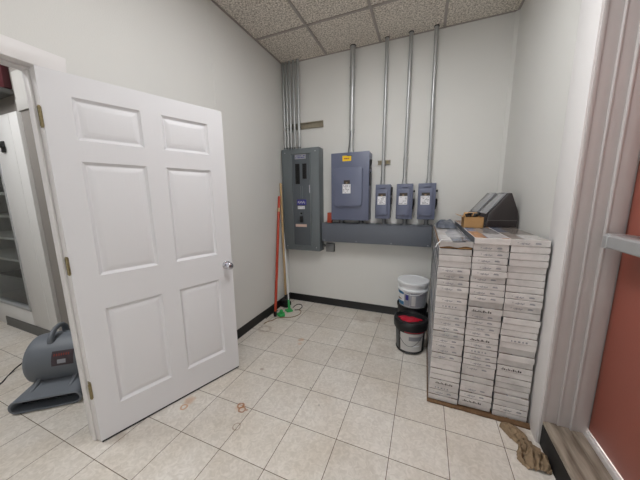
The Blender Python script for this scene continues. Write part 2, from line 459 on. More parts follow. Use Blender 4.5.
def panel_door_face(bm, yf, sgn, panels, z0, z1, wdt):
    """one face of the slab at y=yf with moulded panels; sgn=-1 looks along -y"""
    xs = sorted({0, wdt} | {p[0] for p in panels} | {p[1] for p in panels}); zs = sorted({z0, z1} | {p[2] for p in panels} | {p[3] for p in panels})
    def quad(ps):
        f = bm.faces.new([bm.verts.new(p) for p in ps])
    for i in range(len(xs)-1):
        for j in range(len(zs)-1):
            cx, cz = (xs[i]+xs[i+1])/2, (zs[j]+zs[j+1])/2
            if any(p[0] < cx < p[1] and p[2] < cz < p[3] for p in panels): continue
            quad([(xs[i], yf, zs[j]), (xs[i+1], yf, zs[j]), (xs[i+1], yf, zs[j+1]), (xs[i], yf, zs[j+1])])
    for (a, c, d, e) in panels:
        rings = []
        for ins, dep in ((0, 0), (.003, .004), (.015, .0125), (.020, .0125), (.045, .003), (.048, .0025)):
            y = yf-sgn*dep
            rings.append([(a+ins, y, d+ins), (c-ins, y, d+ins), (c-ins, y, e-ins), (a+ins, y, e-ins)])
        for r1, r2 in zip(rings, rings[1:]):
            for k in range(4): quad([r1[k], r1[(k+1) % 4], r2[(k+1) % 4], r2[k]])
        quad(rings[-1])


PAN = [(.112, .405, .205, .815), (.512, .803, .205, .815), (.112, .405, 1.010, 1.628), (.512, .803, 1.010, 1.628), (.112, .405, 1.735, 1.942), (.512, .803, 1.735, 1.942)]
b = nb()
panel_door_face(b, 0, -1, PAN, .015, DH, DW); panel_door_face(b, DT, 1, PAN, .015, DH, DW)
for q in ([(0, 0), (0, DT)], [(DW, 0), (DW, DT)]):
    b.faces.new([b.verts.new((q[0][0], q[0][1], .015)), b.verts.new((q[1][0], q[1][1], .015)), b.verts.new((q[1][0], q[1][1], DH)), b.verts.new((q[0][0], q[0][1], DH))])
for z in (.015, DH): b.faces.new([b.verts.new(p) for p in ((0, 0, z), (DW, 0, z), (DW, DT, z), (0, DT, z))])
bmesh.ops.remove_doubles(b, verts=b.verts[:], dist=1e-5)
obj('slab', b, 'door', door, local=True, smooth=20)
b = nb(); box(b, .004, DW-.004, .002, DT-.002, .002, .0148, .001); o = obj('bottom_shade_strip', b, 'black', door, local=True); o['label'] = 'dark strip for the shade under the door'  # black strip added for the shade in the gap under the door
b = nb(); X, Z = .866, .914
lathe(b, [(0, 0), (.033, 0), (.033, -.004), (.027, -.009), (.013, -.012), (.012, -.028), (.020, -.034), (.0265, -.044), (.028, -.054), (.024, -.064), (.012, -.069), (0, -.070)], (X, 0, Z), (0, 1, 0), 28)
lathe(b, [(0, 0), (.033, 0), (.033, .004), (.027, .009), (.013, .012), (.012, .028), (.020, .034), (.0265, .044), (.028, .054), (.024, .064), (.012, .069), (0, .070)], (X, DT, Z), (0, 1, 0), 28)
kn = obj('knob', b, 'chrome', door, local=True, smooth=50); kn['label'] = 'chrome door knob'
b = nb(); box(b, DW, DW+.0015, .006, .029, Z-.028, Z+.028); box(b, DW, DW+.008, .012, .024, Z-.01, Z+.01, .002); obj('latch', b, 'chrome', door, local=True)
for z in (1.825, 1.09, .354):
    b = nb()
    for k in range(5): tube(b, [(-.007, -.001, z-.045+.018*k+.0006), (-.007, -.001, z-.045+.018*(k+1)-.0006)], .0075, 12)
    tube(b, [(-.007, -.001, z-.050), (-.007, -.001, z+.050)], .0045, 10)
    box(b, -.0025, -.0003, 0, .03, z-.045, z+.045)
    lv = [WM[door].inverted() @ Vector(p) for p in ((-.690, -.5305, z-.045), (-.722, -.5305, z-.045), (-.722, -.5325, z-.045), (-.690, -.5325, z-.045))]
    prism(b, lv, (0, 0, .09))
    h = obj('hinge', b, 'brass', door, local=True); h['label'] = 'worn brass hinge'

# exit doorway on the right wall
b = nb(); box(b, XR-.014, XR, .408, .605, 0, 2.60, .003); box(b, XR-.014, XR, -.74, -.54, 0, 2.60, .003); box(b, XR-.014, XR, -.54, .408, 2.40, 2.60, .003); struct('trim_6', b, 'trim')
b = nb()
for sgn, yj in ((1, .41), (-1, -.55)):
    def jb(x0, x1, t): box(b, x0, x1, yj+sgn*.022, yj-sgn*t, .0, 2.41, .004)
    jb(XR-.006, 1.728, .006); jb(1.722, 1.787, 0.0); jb(1.779, 1.789, .012); jb(1.787, 1.840, .008); jb(1.832, 1.843, .024); jb(1.841, 1.900, .020); jb(1.90, 1.96, .004)
box(b, XR-.006, 1.96, -.56, .43, 2.385, 2.41, .003); box(b, 1.84, 1.90, -.56, .43, 2.36, 2.39, .003)
struct('trim_7', b, 'frame')
b = nb(); box(b, 1.7282, 1.885, -.56, .43, 0, .15, .006); box(b, 1.718, 1.772, -.56, .409, .132, .154, .004); box(b, 1.776, 1.832, -.56, .409, .14, .152, .003); box(b, 1.836, 1.886, -.56, .409, .14, .1535, .003); struct('trim_8', b, 'sill')
b = nb(); box(b, 1.7165, 1.728, -.56, .405, 0, .132, .003); struct('baseboard_right', b, 'blackrub')
b = nb(); box(b, 1.893, 1.909, -.56, .384, .13, .172, .003); struct('trim_9', b, 'trim')

ex = bpy.data.objects.new('door_2', None); COL.objects.link(ex); ex.location = (1.912, -.08, .17); ex['kind'] = 'structure'
tag(ex, 'brick red exit door with a grey push bar on the right wall', 'door'); WM[ex] = Matrix.Translation((1.912, -.08, .17))
b = nb(); box(b, 1.912, 1.957, -.545, .404, .172, 2.38, .002); obj('slab', b, 'exit', ex)
b = nb(); prism(b, [(1.812, .335, 1.186), (1.806, .335, 1.192), (1.806, .335, 1.238), (1.814, .335, 1.246), (1.852, .335, 1.246), (1.860, .335, 1.238), (1.860, .335, 1.192), (1.854, .335, 1.186)], (0, -.77, 0))
pb = obj('push_bar', b, 'alu', ex); pb['label'] = 'grey metal push bar'
b = nb(); prism(b, [(1.804, .341, 1.183), (1.804, .341, 1.241), (1.814, .341, 1.250), (1.862, .341, 1.250), (1.912, .341, 1.244), (1.912, .341, 1.19), (1.862, .341, 1.183)], (0, -.03, 0), bev=.002); obj('end_cap', b, 'alu', pb)
b = nb(); box(b, 1.804, 1.912, -.48, -.432, 1.183, 1.25, .004); obj('end_cap', b, 'alu', pb)

# the neighbouring room seen through the doorway
b = nb(); box(b, -2.31, XLO, 0, .1, 0, 2.2); box(b, FX, XLO, 0, .1, 2.2, ZC); box(b, FX, -4.6, 0, .1, 0, 2.2)
struct('wall_neighbour', b, ['taupe'])
b = nb(); box(b, -2.33, XLO, -.012, 0, 2.205, 2.30, .002); box(b, -2.33, XLO, -.008, 0, 2.30, 2.52); struct('trim_10', b, 'greywall')
b = nb(); box(b, FX-.1, FX, YF, .1, 0, ZC); struct('wall_neighbour_left', b, 'greywall')
win = bpy.data.objects.new('window_1', None); COL.objects.link(win); win.location = (-3.4, 0, 0); win['kind'] = 'structure'
tag(win, 'white framed glazed display front in the room beyond the doorway', 'window'); WM[win] = Matrix.Translation((-3.4, 0, 0))
b = nb()
box(b, -2.80, -2.31, -.03, .03, 0.0, 2.2, .003); box(b, -4.6, -2.80, -.03, .03, 0, .262, .003); box(b, -4.6, -2.80, -.03, .03, 1.93, 2.2, .003); box(b, -4.6, -4.2, -.03, .03, .26, 1.93, .003)
box(b, -2.465, -2.458, -.032, -.029, 0.1, 2.19)
obj('frame', b, 'farwhite', win)
b = nb(); box(b, -2.825, -2.80, -.036, .02, .262, 1.93, .002); box(b, -4.2, -2.825, -.036, .02, .262, .287, .002); box(b, -4.2, -2.825, -.036, .02, 1.905, 1.93, .002); obj('bead', b, 'alu', win)
b = nb(); box(b, -4.2, -2.825, -.003, .003, .287, 1.905); obj('pane', b, 'glass', win)
b = nb(); p = at(4, 147, 1, -.03); box(b, p.x-.03, p.x+.03, -.044, -.03, p.z-.05, p.z+.05, .004); box(b, p.x-.018, p.x+.05, -.062, -.044, p.z-.01, p.z+.028, .006); obj('latch', b, 'black', win)
base('baseboard_neighbour', ((-3.44, -.031), (XLO, -.031)), (0, -1), .105, 'darkbase')
# shelves behind the pane
t = thing('display_shelving', 'pale open shelving behind the glass in the neighbouring room', 'shelf', (-3.5, .35, 0))
b = nb(); box(b, -4.55, -2.45, .58, .60, 0, 2.1); obj('back_panel', b, 'cabback', t)
for z in (.10, .72, .98, 1.24, 1.5, 1.76):
    b = nb(); box(b, -4.53, -2.47, .12, .58, z, z+.025, .003); obj('shelf', b, 'shelfw', t)
for x in (-4.55, -2.47):
    b = nb(); box(b, x, x+.02, .12, .60, 0, 2.1, .002); obj('side_panel', b, 'shelfw', t)
t = thing('storage_bin', 'dark grey plastic bin on the lowest shelf behind the glass', 'bin', (-3.55, .3, .125))
b = nb()
x0, x1, y0, y1, z0, z1, q = -4.1, -2.95, .15, .5, .126, .50, .012
box(b, x0, x1, y0, y1, z0, z0+q, .003); box(b, x0, x1, y0, y0+q, z0, z1, .003); box(b, x0, x1, y1-q, y1, z0, z1, .003); box(b, x0, x0+q, y0, y1, z0, z1, .003); box(b, x1-q, x1, y0, y1, z0, z1, .003)
obj('body', b, 'binplastic', t)
b = nb(); box(b, x0-.012, x1+.012, y0-.012, y0+.005, z1-.03, z1, .003); box(b, x0-.012, x1+.012, y1-.005, y1+.012, z1-.03, z1, .003); obj('rim', b, 'binplastic', t)
t = thing('mounted_board', 'dark maroon board high on the wall beyond the doorway', 'board', (-3.4, -.05, 2.37))
b = nb(); box(b, -4.4, -2.37, -.05, -.002, 2.395, 2.66, .003); obj('board', b, 'maroon', t)
b = nb(); box(b, -4.4, -2.36, -.16, -.002, 2.345, 2.385, .004); obj('ledge', b, 'darkbase', t)

# guessed ceiling lights, added out of view to light both rooms
def added_troffer(x0, x1, y0, y1, label, k):
    """added, unseen lay-in fluorescent fixture filling one or two cells of the ceiling grid"""
    t = thing('added_ceiling_light', label, 'ceiling light', ((x0+x1)/2, (y0+y1)/2, ZC-.03), 0, 'added ceiling lights')
    b = nb(); q = .03
    for (a, c, d, e) in ((x0, x1, y0, y0+q), (x0, x1, y1-q, y1), (x0, x0+q, y0+q, y1-q), (x1-q, x1, y0+q, y1-q)): box(b, a, c, d, e, ZC-.028, ZC-.0072, .002)
    obj('frame', b, 'whitepl', t)  # frame of the added, unseen ceiling light
    b = nb(); box(b, x0+q, x1-q, y0+q, y1-q, ZC-.022, ZC-.016); obj('lens', b, m_emit('added_lit_lens', (.985, .99, 1, 1), k), t)  # glowing lens of the added, unseen ceiling light
added_troffer(.40, 1.01, -.60, .62, 'unseen added fluorescent ceiling light over the middle of the electrical room', 8.2)
added_troffer(.505, 1.115, -3.022, -1.802, 'unseen added fluorescent ceiling light at the front of the electrical room', 2)
added_troffer(-2.545, -1.935, -1.802, -.582, 'unseen added fluorescent ceiling light in the neighbouring room', 10.5)

# ------------------------------------------------------------------ electrical wall
def on(px, py, y): return at(px, py, 1, y)


def plate(bm, px0, py0, px1, py1, y, t, bev=0., seg=2):
    """thin block on a front plane y, spanning two picture corners"""
    a, c = on(px0, py0, y), on(px1, py1, y)
    box(bm, a.x, c.x, y-t, y+.0004, a.z, c.z, bev, seg)
    return a, c


def marks(bm, x0, x1, z0, z1, y, rows, seed, fill=.75):
    rd = random.Random(seed)
    h = (z1-z0)/rows
    for r in range(rows):
        x = x0
        while x < x1-.004:
            L = min(rd.uniform(.004, .018), x1-x)
            if rd.random() < fill: box(bm, x, x+L, y-.0006, y, z0+h*r+h*.25, z0+h*r+h*.72)
            x += L+.004


# breaker panel
PY = 1.672
t = thing('breaker_panel', 'tall dark grey breaker panel beside the corner, purple sticker on its door', 'electrical panel', (-.41, 1.74, .752))
b = nb(); box(b, -.668, -.162, PY, YB, .752, 2.014, .006); obj('cabinet', b, 'panelgrey', t)
b = nb(); box(b, -.664, -.166, PY-.005, PY, .756, 2.010, .003); tr = obj('trim_cover', b, 'panelgrey', t)
y = PY-.005
x0, x1, z0, z1 = -.522, -.282, .818, 1.945
b = nb()
fr = .012
box(b, x0-fr, x0, y-.014, y, z0-fr, z1+fr, .002); box(b, x1, x1+fr, y-.014, y, z0-fr, z1+fr, .002); box(b, x0, x1, y-.014, y, z1, z1+fr, .002); box(b, x0, x1, y-.014, y, z0-fr, z0, .002)
obj('door_surround', b, 'panelgrey', t)
b = nb(); box(b, x0+.007, x1-.007, y-.003, y, z0+.007, z1-.007, .001); dr = obj('door', b, 'panelgrey2', t)
yd = y-.003
for i, (a, c) in enumerate((((295.2, 164), (300, 184)), ((302.4, 163.6), (306.8, 178.8)))):
    b = nb(); p0, p1 = on(*a, yd), on(*c, yd)
    box(b, p0.x, p1.x, yd-.006, yd, p1.z, p0.z, .002)
    k = 10 if i == 0 else 7
    bank = obj('breaker_bank', b, 'black', t); bank['label'] = 'column of black breakers'
    b = nb()
    for j in range(k):
        h = (p0.z-p1.z)/k; zc = p1.z+h*(j+.5)
        box(b, p0.x+.008, p0.x+.028, yd-.014, yd-.006, zc-.006, zc+.006, .002)
        box(b, p1.x-.028, p1.x-.008, yd-.014, yd-.006, zc-.006, zc+.006, .002)
    obj('breaker_toggle', b, 'blackrub', bank)
b = nb()
for px in (300.6, 302.4):
    p = on(px, 186, yd); q = on(px, 198.5, yd); box(b, p.x-.003, p.x+.003, yd-.003, yd, q.z, p.z)
obj('vertical_rib', b, 'panelgrey', t)
b = nb(); p, q = plate(b, 296.9, 199.6, 306.4, 205, yd, .0008); st = obj('sticker', b, 'purple', t); st['label'] = 'purple sticker with white script'
b = nb()
for k in range(9):
    x = p.x+.012+k*.0115; zc = (p.z+q.z)/2+.008*math.sin(k*2.2)
    prism(b, [(x, yd-.0014, zc-.012), (x+.005, yd-.0014, zc-.012), (x+.011, yd-.0014, zc+.012), (x+.006, yd-.0014, zc+.012)], (0, .0006, 0))
obj('lettering', b, 'sticker', st)
b = nb(); p, q = plate(b, 297.8, 206, 304.8, 209, yd, .0008); st = obj('sticker', b, 'sticker', t); st['label'] = 'white sticker'
b = nb(); marks(b, p.x+.008, q.x-.008, q.z+.006, p.z-.006, yd-.0008, 2, 5); obj('lettering', b, 'ink', st)
b = nb(); plate(b, 299.8, 211.8, 302.8, 215, yd, .004, .001); obj('index_plate', b, 'panelgrey', t)
b = nb(); plate(b, 300.3, 212.4, 302.3, 214.4, yd-.004, .001); obj('lock', b, 'black', t)
b = nb(); plate(b, 300.4, 216, 303.4, 222.4, yd, .016, .004); h = obj('main_switch', b, 'black', t); h['label'] = 'black main breaker handle'
b = nb(); plate(b, 295.8, 224, 306.8, 227, yd, .0008); st = obj('sticker', b, 'pinksticker', t); st['label'] = 'pale warning strip'
b = nb(); p, q = plate(b, 294.6, 154.8, 305.8, 158.6, yd, .0008); st = obj('sticker', b, 'greylabel', t); st['label'] = 'pale glossy strip along the door top'
b = nb(); marks(b, p.x+.01, q.x-.01, q.z+.008, p.z-.008, yd-.0008, 2, 9); obj('lettering', b, 'purple', st)
b = nb(); p, q = on(309.9, 185, yd), on(309.9, 193, yd); box(b, p.x-.006, p.x+.006, yd-.014, yd, q.z, p.z, .003); obj('latch', b, 'chrome', t)
for x in (-.62, -.21):
    for z in (.80, 1.97):
        b = nb(); lathe(b, [(0, -.004), (.006, -.003), (.007, 0)], (x, y, z), (0, 1, 0), 12); obj('screw', b, 'conduit', t)

# five slim conduits rising from the panel
names5 = ['first from the wall', 'second from the wall', 'third from the wall, middle one', 'fourth from the wall', 'fifth from the wall, outermost']
for i, px in enumerate((284.2, 287.2, 290.4, 294.2, 298.6)):
    x = on(px, 110, 1.765).x; r = .0145 if i < 4 else .017
    t = thing('conduit', 'slim steel conduit rising from the breaker panel, %s' % names5[i], 'conduit', (x, 1.765, 2.016), 0, 'conduits above the breaker panel')
    b = nb(); tube(b, [(x, 1.765, 2.02), (x, 1.765, ZC-.001)], r, 14); obj('pipe', b, 'conduit', t)
    b = nb(); lathe(b, [(0, 0), (r+.007, 0), (r+.007, .012), (r+.004, .014), (r+.004, .034), (0, .034)], (x, 1.765, 2.0155), seg=14); obj('connector', b, 'conduit_dark', t)
# strut channel behind them
def strut(label, px0, px1, py0, py1, xa=None):
    p, q = on(px0, py0, 1.795), on(px1, py1, 1.795)
    if xa is not None: p.x = xa
    t = thing('strut_channel', label, 'mounting channel', ((p.x+q.x)/2, 1.795, q.z))
    b = nb(); z0, z1 = q.z, p.z
    pr = [(p.x, YB, z0), (p.x, YB-.021, z0), (p.x, YB-.021, z0+.009), (p.x, YB-.018, z0+.009), (p.x, YB-.018, z0+.003), (p.x, YB-.003, z0+.003),
          (p.x, YB-.003, z1-.003), (p.x, YB-.018, z1-.003), (p.x, YB-.018, z1-.009), (p.x, YB-.021, z1-.009), (p.x, YB-.021, z1), (p.x, YB, z1)]
    prism(b, pr, (q.x-p.x, 0, 0)); obj('channel', b, 'strut', t)
    return t, p, q
t, p, q = strut('short zinc strut channel on the wall above the breaker panel', 301, 323, 123.2, 126.6, xa=-.66)
for px in (284.2, 287.2, 290.4, 294.2, 298.6):
    x = on(px, 110, 1.765).x; b = nb(); box(b, x-.014, x+.014, 1.781, 1.79, q.z+.008, q.z+.03, .001); obj('clamp', b, 'conduit_dark', t)
t, p, q = strut('tiny zinc strut behind the conduit of the leftmost small switch', 377.8, 390.3, 160.8, 164.2)
b = nb(); x = on(384, 162, 1.755).x
box(b, x-.042, x-.024, 1.775, 1.789, q.z+.008, p.z-.008, .001); obj('clamp', b, 'brass', t)
b = nb(); box(b, x+.024, x+.042, 1.775, 1.789, q.z+.008, p.z-.008, .001); obj('clamp', b, 'brass', t)

# conduits to the switches: (top px, bottom px, bottom z, radius, label)
def riser(tp, bt, zb, r, label, coup, yc=1.752):
    a, c = on(*tp, yc), on(*bt, yc)
    x0, x1 = c.x, a.x
    t = thing('conduit', label, 'conduit', (x0, yc, zb))
    b = nb(); tube(b, [(x0, yc, zb+.004), (x1, yc, ZC-.001)], r, 20); obj('pipe', b, 'conduit', t)
    for z0, z1 in coup:
        f = ((z0+z1)/2-zb)/(ZC-zb); x = x0+(x1-x0)*f
        b = nb(); lathe(b, [(r, z0-.001), (r+.005, z0), (r+.005, z0+.010), (r+.002, z0+.012), (r+.002, z1-.012), (r+.005, z1-.010), (r+.005, z1), (r, z1+.001)], (x, yc, 0), seg=20); obj('coupling', b, 'conduit', t)
    b = nb(); lathe(b, [(0, 0), (r+.011, 0), (r+.011, .014), (r+.005, .017), (r+.005, .05), (0, .05)], (x0, yc, zb), seg=20); obj('connector', b, 'conduit', t)
    b = nb(); lathe(b, [(r, -.008), (r+.005, -.008), (r+.006, -.001), (r, -.001)], (x1, yc, ZC), seg=20); obj('ceiling_collar', b, 'black', t)
    return t
zq = lambda px, py: on(px, py, 1.752).z
riser((353, 47), (351.3, 152), 1.913, .0275, 'thick steel conduit rising from the big blue-grey switch', ((zq(353, 86), zq(353, 67)), (zq(352, 133), zq(352, 129))))
riser((387.3, 38), (382.6, 183), 1.556, .0188, 'steel conduit above the leftmost small switch, strut behind it', ((zq(382, 182), zq(382, 177)),))
riser((411.5, 33), (404.3, 183), 1.557, .0188, 'steel conduit above the middle small switch', ((zq(405, 161), zq(405, 158)),))
riser((436.8, 26), (428.6, 182), 1.556, .0188, 'steel conduit above the rightmost small switch', ((zq(430, 160), zq(430, 156)),))
a, c = on(348.2, 151.5, 1.735), on(350.8, 140, 1.722)
b = nb(); tube(b, [(a.x, 1.735, 1.9165), (a.x+.004, 1.73, 1.95), (c.x-.01, 1.72, c.z), (c.x, 1.719, c.z+.1)], .006, 8); lathe(b, [(0, 0), (.014, 0), (.014, .01), (.008, .014), (0, .014)], (a.x, 1.735, 1.914), seg=12)
tag(obj('ground_wire', b, 'conduit_dark'), 'thin grey wire entering the top of the big switch', 'wire')


def switch(name, label, x0, x1, z0, z1, yf, cov, lab, emb, levers, knob=None):
    t = thing(name, label, 'electrical switch', ((x0+x1)/2, YB-.08, z0))
    b = nb(); box(b, x0, x1, yf+.012, YB, z0, z1, .005); box(b, x0-.004, x1+.004, yf, yf+.014, z0-.003, z1+.005, .005); obj('enclosure', b, 'switchblue', t)
    b = nb(); ca, cb, cc, cdd = cov; rc = .12*(cb-ca); th = .026 if cb-ca > .2 else .017
    pts = [(ca+rc, yf, cc), (cb-rc, yf, cc), (cb-rc*.29, yf, cc+rc*.29), (cb, yf, cc+rc), (cb, yf, cdd-rc*.4), (cb-rc*.4, yf, cdd), (ca+rc*.4, yf, cdd), (ca, yf, cdd-rc*.4), (ca, yf, cc+rc), (ca+rc*.29, yf, cc+rc*.29)]
    prism(b, pts, (0, -th, 0), bev=.005); obj('cover', b, 'switchblue2', t)
    yc = yf-th
    b = nb(); box(b, lab[0], lab[1], yc-.0008, yc+.0003, lab[2], lab[3]); s = obj('sticker', b, 'sticker', t); s['label'] = 'white rating sticker'
    b = nb(); marks(b, lab[0]+.006, lab[1]-.006, lab[2]+.004, lab[3]-.004, yc-.0008, 6, int(x0*1000), .55); obj('lettering', b, 'ink', s)
    b = nb(); box(b, emb[0], emb[1], yc-.0008, yc+.0003, emb[2], emb[3]); e = obj('emblem', b, 'darkink', t); e['label'] = 'dark emblem with an orange corner'
    b = nb(); w = emb[1]-emb[0]; box(b, emb[0]+w*.34, emb[0]+w*.6, yc-.0016, yc-.0006, emb[2], (emb[2]*.55+emb[3]*.45)); obj('emblem_corner', b, 'cordtan', e)
    for (lz0, lz1, dx) in levers:
        b = nb(); prism(b, [(x1+.001, yf+.03, lz0), (x1+.012, yf+.006, lz0+.012), (x1+dx, yf-.004, (lz0+lz1)/2), (x1+dx, yf+.012, lz1-.004), (x1+.014, yf+.04, lz1), (x1+.001, yf+.05, lz1)], (0, .012, 0), bev=.003)
        box(b, x1, x1+.014, yf+.02, yf+.075, lz0+.01, lz1-.01, .003)
        obj('lever', b, 'black', t)
    if knob:
        b = nb(); lathe(b, [(0, 0), (.008, 0), (.008, .012), (.012, .014), (.012, .022), (0, .024)], (x1, yf+.03, knob), (1, 0, 0), 14); obj('knob', b, 'black', t)
    b = nb(); box(b, (x0+x1)/2-.03, (x0+x1)/2+.03, yf-.012, yf, z1-.034, z1-.022, .003); obj('latch', b, 'switchblue2', t)
    return t


GZ0, GZ1, GY = .888, 1.116, 1.66
yf = 1.635
t = switch('safety_switch', 'big blue-grey safety switch with a yellow warning sticker', .006, .440, 1.162, 1.912, yf, (.048, .372, 1.318, 1.752), (.148, .242, 1.466, 1.568), (.162, .234, 1.572, 1.612), ((1.715, 1.83, .03), (1.54, 1.70, .02)))
b = nb(); box(b, .138, .238, yf-.001, yf+.0003, 1.824, 1.884); s = obj('sticker', b, 'yellow', t); s['label'] = 'yellow warning sticker'
b = nb(); marks(b, .158, .218, 1.836, 1.866, yf-.001, 1, 3, .9); obj('lettering', b, 'redink', s)
for x in (.10, .34):
    b = nb(); lathe(b, [(0, 1.1165), (.036, 1.1165), (.036, 1.128), (.029, 1.13), (.029, 1.150), (.036, 1.152), (.036, 1.162), (0, 1.162)], (x, 1.73, 0), seg=20); obj('nipple', b, 'conduit_dark', t)
for i, (lb, xa, xb) in enumerate((('leftmost small blue-grey safety switch, lever raised, strut above it', .512, .668), ('middle small blue-grey safety switch of the three', .738, .900), ('rightmost small blue-grey safety switch, nearest the boxes', .958, 1.122))):
    ya = 1.685; w = xb-xa
    lev = ((1.43, 1.53, .024), (1.33, 1.42, .012)) if i == 0 else ((1.28, 1.40, .022),)
    t = switch('safety_switch', lb, xa, xb, 1.184, 1.553, ya, (xa+.008, xb-.026, 1.222, 1.500), (xa+.024, xa+.024+.088, 1.338, 1.428), (xa+.032, xa+.112, 1.431, 1.462), lev, None if i == 0 else 1.478)
    b = nb(); x = (xa+xb)/2+.01; lathe(b, [(0, 1.1165), (.03, 1.1165), (.03, 1.128), (.022, 1.13), (.022, 1.170), (.03, 1.173), (.03, 1.184), (0, 1.184)], (x, 1.745, 0), seg=18); obj('nipple', b, 'conduit_dark', t)

t = thing('wireway', 'long grey wiring trough mounted under the safety switches', 'wiring trough', (.5, 1.735, GZ0))
b = nb(); box(b, -.131, 1.112, GY+.003, YB, GZ0, GZ1, .003); obj('trough', b, 'gutter', t)
b = nb(); box(b, -.128, 1.109, GY, GY+.003, GZ0+.004, GZ1-.012, .001); obj('cover', b, 'gutter', t)
b = nb(); box(b, -.133, 1.114, GY-.004, YB, GZ1-.004, GZ1+.0005, .001); obj('top_flange', b, 'gutter', t)
for x in (-.10, .30, .70, 1.08):
    b = nb(); lathe(b, [(0, -.003), (.005, -.002), (.006, 0)], (x, GY, GZ0+.016), (0, 1, 0), 10); obj('screw', b, 'conduit', t)
b = nb(); p, q = on(327, 212.6, 1.70), on(331.6, 221.5, 1.70); prism(b, [(p.x, 1.70, GZ1+.001), (q.x, 1.70, GZ1+.001), (q.x, 1.70, p.z-.004), (q.x-.01, 1.70, p.z), (p.x+.004, 1.70, p.z)], (0, .045, 0), bev=.003)
tag(obj('plastic_block', b, 'orangered'), 'small orange-red block on the wiring trough by the big switch', 'block')
t = thing('junction_box', 'small square steel junction box below the trough, beside the breaker panel', 'junction box', (-.06, 1.78, .75))
p, q = on(325.6, 243.2, 1.755), on(333.8, 252.4, 1.755)
b = nb(); box(b, p.x, q.x, 1.758, YB, q.z, p.z, .010, 3); obj('mounting_box', b, 'conduit_dark', t)
b = nb(); box(b, p.x+.004, q.x-.004, 1.752, 1.758, q.z+.004, p.z-.004, .004)
box(b, p.x+.022, q.x-.022, 1.744, 1.752, q.z+.026, p.z-.026, .004); obj('cover_plate', b, 'strut_grey', t)
b = nb(); zc = (p.z+q.z)/2+.02; tube(b, [(-.163, 1.785, zc), (p.x+.004, 1.785, zc)], .015, 14); lathe(b, [(.015, 0), (.022, 0), (.022, .012), (.015, .012)], (-.162, 1.785, zc), (1, 0, 0), 14); obj('nipple', b, 'conduit_dark', t)

# ------------------------------------------------------------------ corner with the poles
def pole(name, label, cat, foot, top, r, m, extra=None, tip=None):
    foot, top = Vector(foot), Vector(top); d = (top-foot).normalized(); L = (top-foot).length
    t = thing(name, label, cat, (foot.x, foot.y, 0))
    b = nb(); lathe(b, [(0, 0), (r*.9, 0), (r, .006), (r, L-.012), (r*.8, L-.004), (0, L)], foot, d, 16); obj('handle', b, m, t, smooth=50)
    return t, foot, d, L
tp = at(279.3, 196, 0, -.672)
t, f0, d, L = pole('pole', 'red painted wooden pole leaning in the corner by the breaker panel', 'pole', (-.588, 1.245, .012), tp, .0165, 'redwood')
b = nb(); lathe(b, [(0, -.008), (.016, -.008), (.0185, 0), (.0185, .05), (.0167, .055)], f0, d, 16); obj('foot_cap', b, 'black', t)
b = nb(); lathe(b, [(.0168, 0), (.0172, .002), (.0172, .045), (.0168, .047)], f0+d*(L-.20), d, 16); o = obj('tape', b, 'tan', t); o['label'] = 'tan band'
tp = at(280.6, 183, 0, -.664)
bt = (-.640, 1.60, .10)
t, f0, d, L = pole('push_broom', 'tan wooden broom handle with a black head behind the red pole', 'broom', bt, tp, .014, 'tan')
b = nb(); lathe(b, [(0, 0), (.017, 0), (.017, .07), (.0145, .075)], f0-d*.03, d, 14); obj('socket', b, 'black', t)
b = nb(); prism(b, [(-.668, 1.53, .045), (-.585, 1.50, .045), (-.575, 1.60, .045), (-.655, 1.655, .045)], (0, 0, .045), bev=.006); obj('head_block', b, 'black', t)
b = nb()
for i in range(9):
    for j in range(5):
        x = -.660+.075*j/4+.004*math.sin(i); y = 1.525+.10*i/8
        tube(b, [(x, y, .05), (x+.004*math.sin(3*i+j), y-.006, .002)], [.006, .008], 5)
obj('bristles', b, 'blackrub', t)
gf = at(289.3, 311, 2, 0.0)
tp = at(283.2, 226, 1, 1.70); tp.x = min(tp.x, -.50)
g0 = Vector((gf.x, gf.y, .05))
t, f0, d, L = pole('floor_scrubber', 'green floor tool with a thin white handle standing in the corner', 'cleaning tool', g0, tp, .0085, 'whitepl')
b = nb(); lathe(b, [(0, -.035), (.012, -.03), (.017, .0), (.0135, .05), (.0115, .09), (.0086, .095)], f0, d, 14); o = obj('socket', b, 'green', t); o['label'] = 'green socket'
b = nb(); prism(b, [(gf.x-.055, gf.y-.02, .002), (gf.x+.005, gf.y-.055, .002), (gf.x+.055, gf.y+.0, .002), (gf.x-.005, gf.y+.045, .002)], (0, 0, .022), bev=.006); o = obj('foot_plate', b, 'green', t); o['label'] = 'green foot plate'
sf = at(281, 316, 2, 0)
t = thing('scrub_pad_holder', 'loose green plastic tool head on the floor beside the red pole', 'tool head', (sf.x, sf.y, 0))
b = nb(); prism(b, [(sf.x-.055, sf.y-.01, .002), (sf.x+.01, sf.y-.045, .002), (sf.x+.06, sf.y-.005, .002), (sf.x+.02, sf.y+.055, .002), (sf.x-.035, sf.y+.045, .002)], (0, 0, .035), bev=.008); obj('body', b, 'green', t)
b = nb(); lathe(b, [(.017, 0), (.022, .01), (.02, .04), (.012, .045), (.012, .02)], (sf.x, sf.y, .036), (.2, .1, 1), 16); obj('socket', b, 'green', t)
def floor_cord(name, pix, r, m, label):
    pts = [at(a, c, 2, r+.001) for a, c in pix]
    out = []
    for i in range(len(pts)-1):
        p0, p1, p2, p3 = pts[max(i-1, 0)], pts[i], pts[i+1], pts[min(i+2, len(pts)-1)]
        for k in range(8):
            s = k/8
            out.append(.5*((2*p1)+(p2-p0)*s+(2*p0-5*p1+4*p2-p3)*s*s+(3*p1-p0-3*p2+p3)*s**3))
    out.append(pts[-1])
    b = nb(); tube(b, out, r, 8); return tag(obj(name, b, m, smooth=60), label, 'cord')
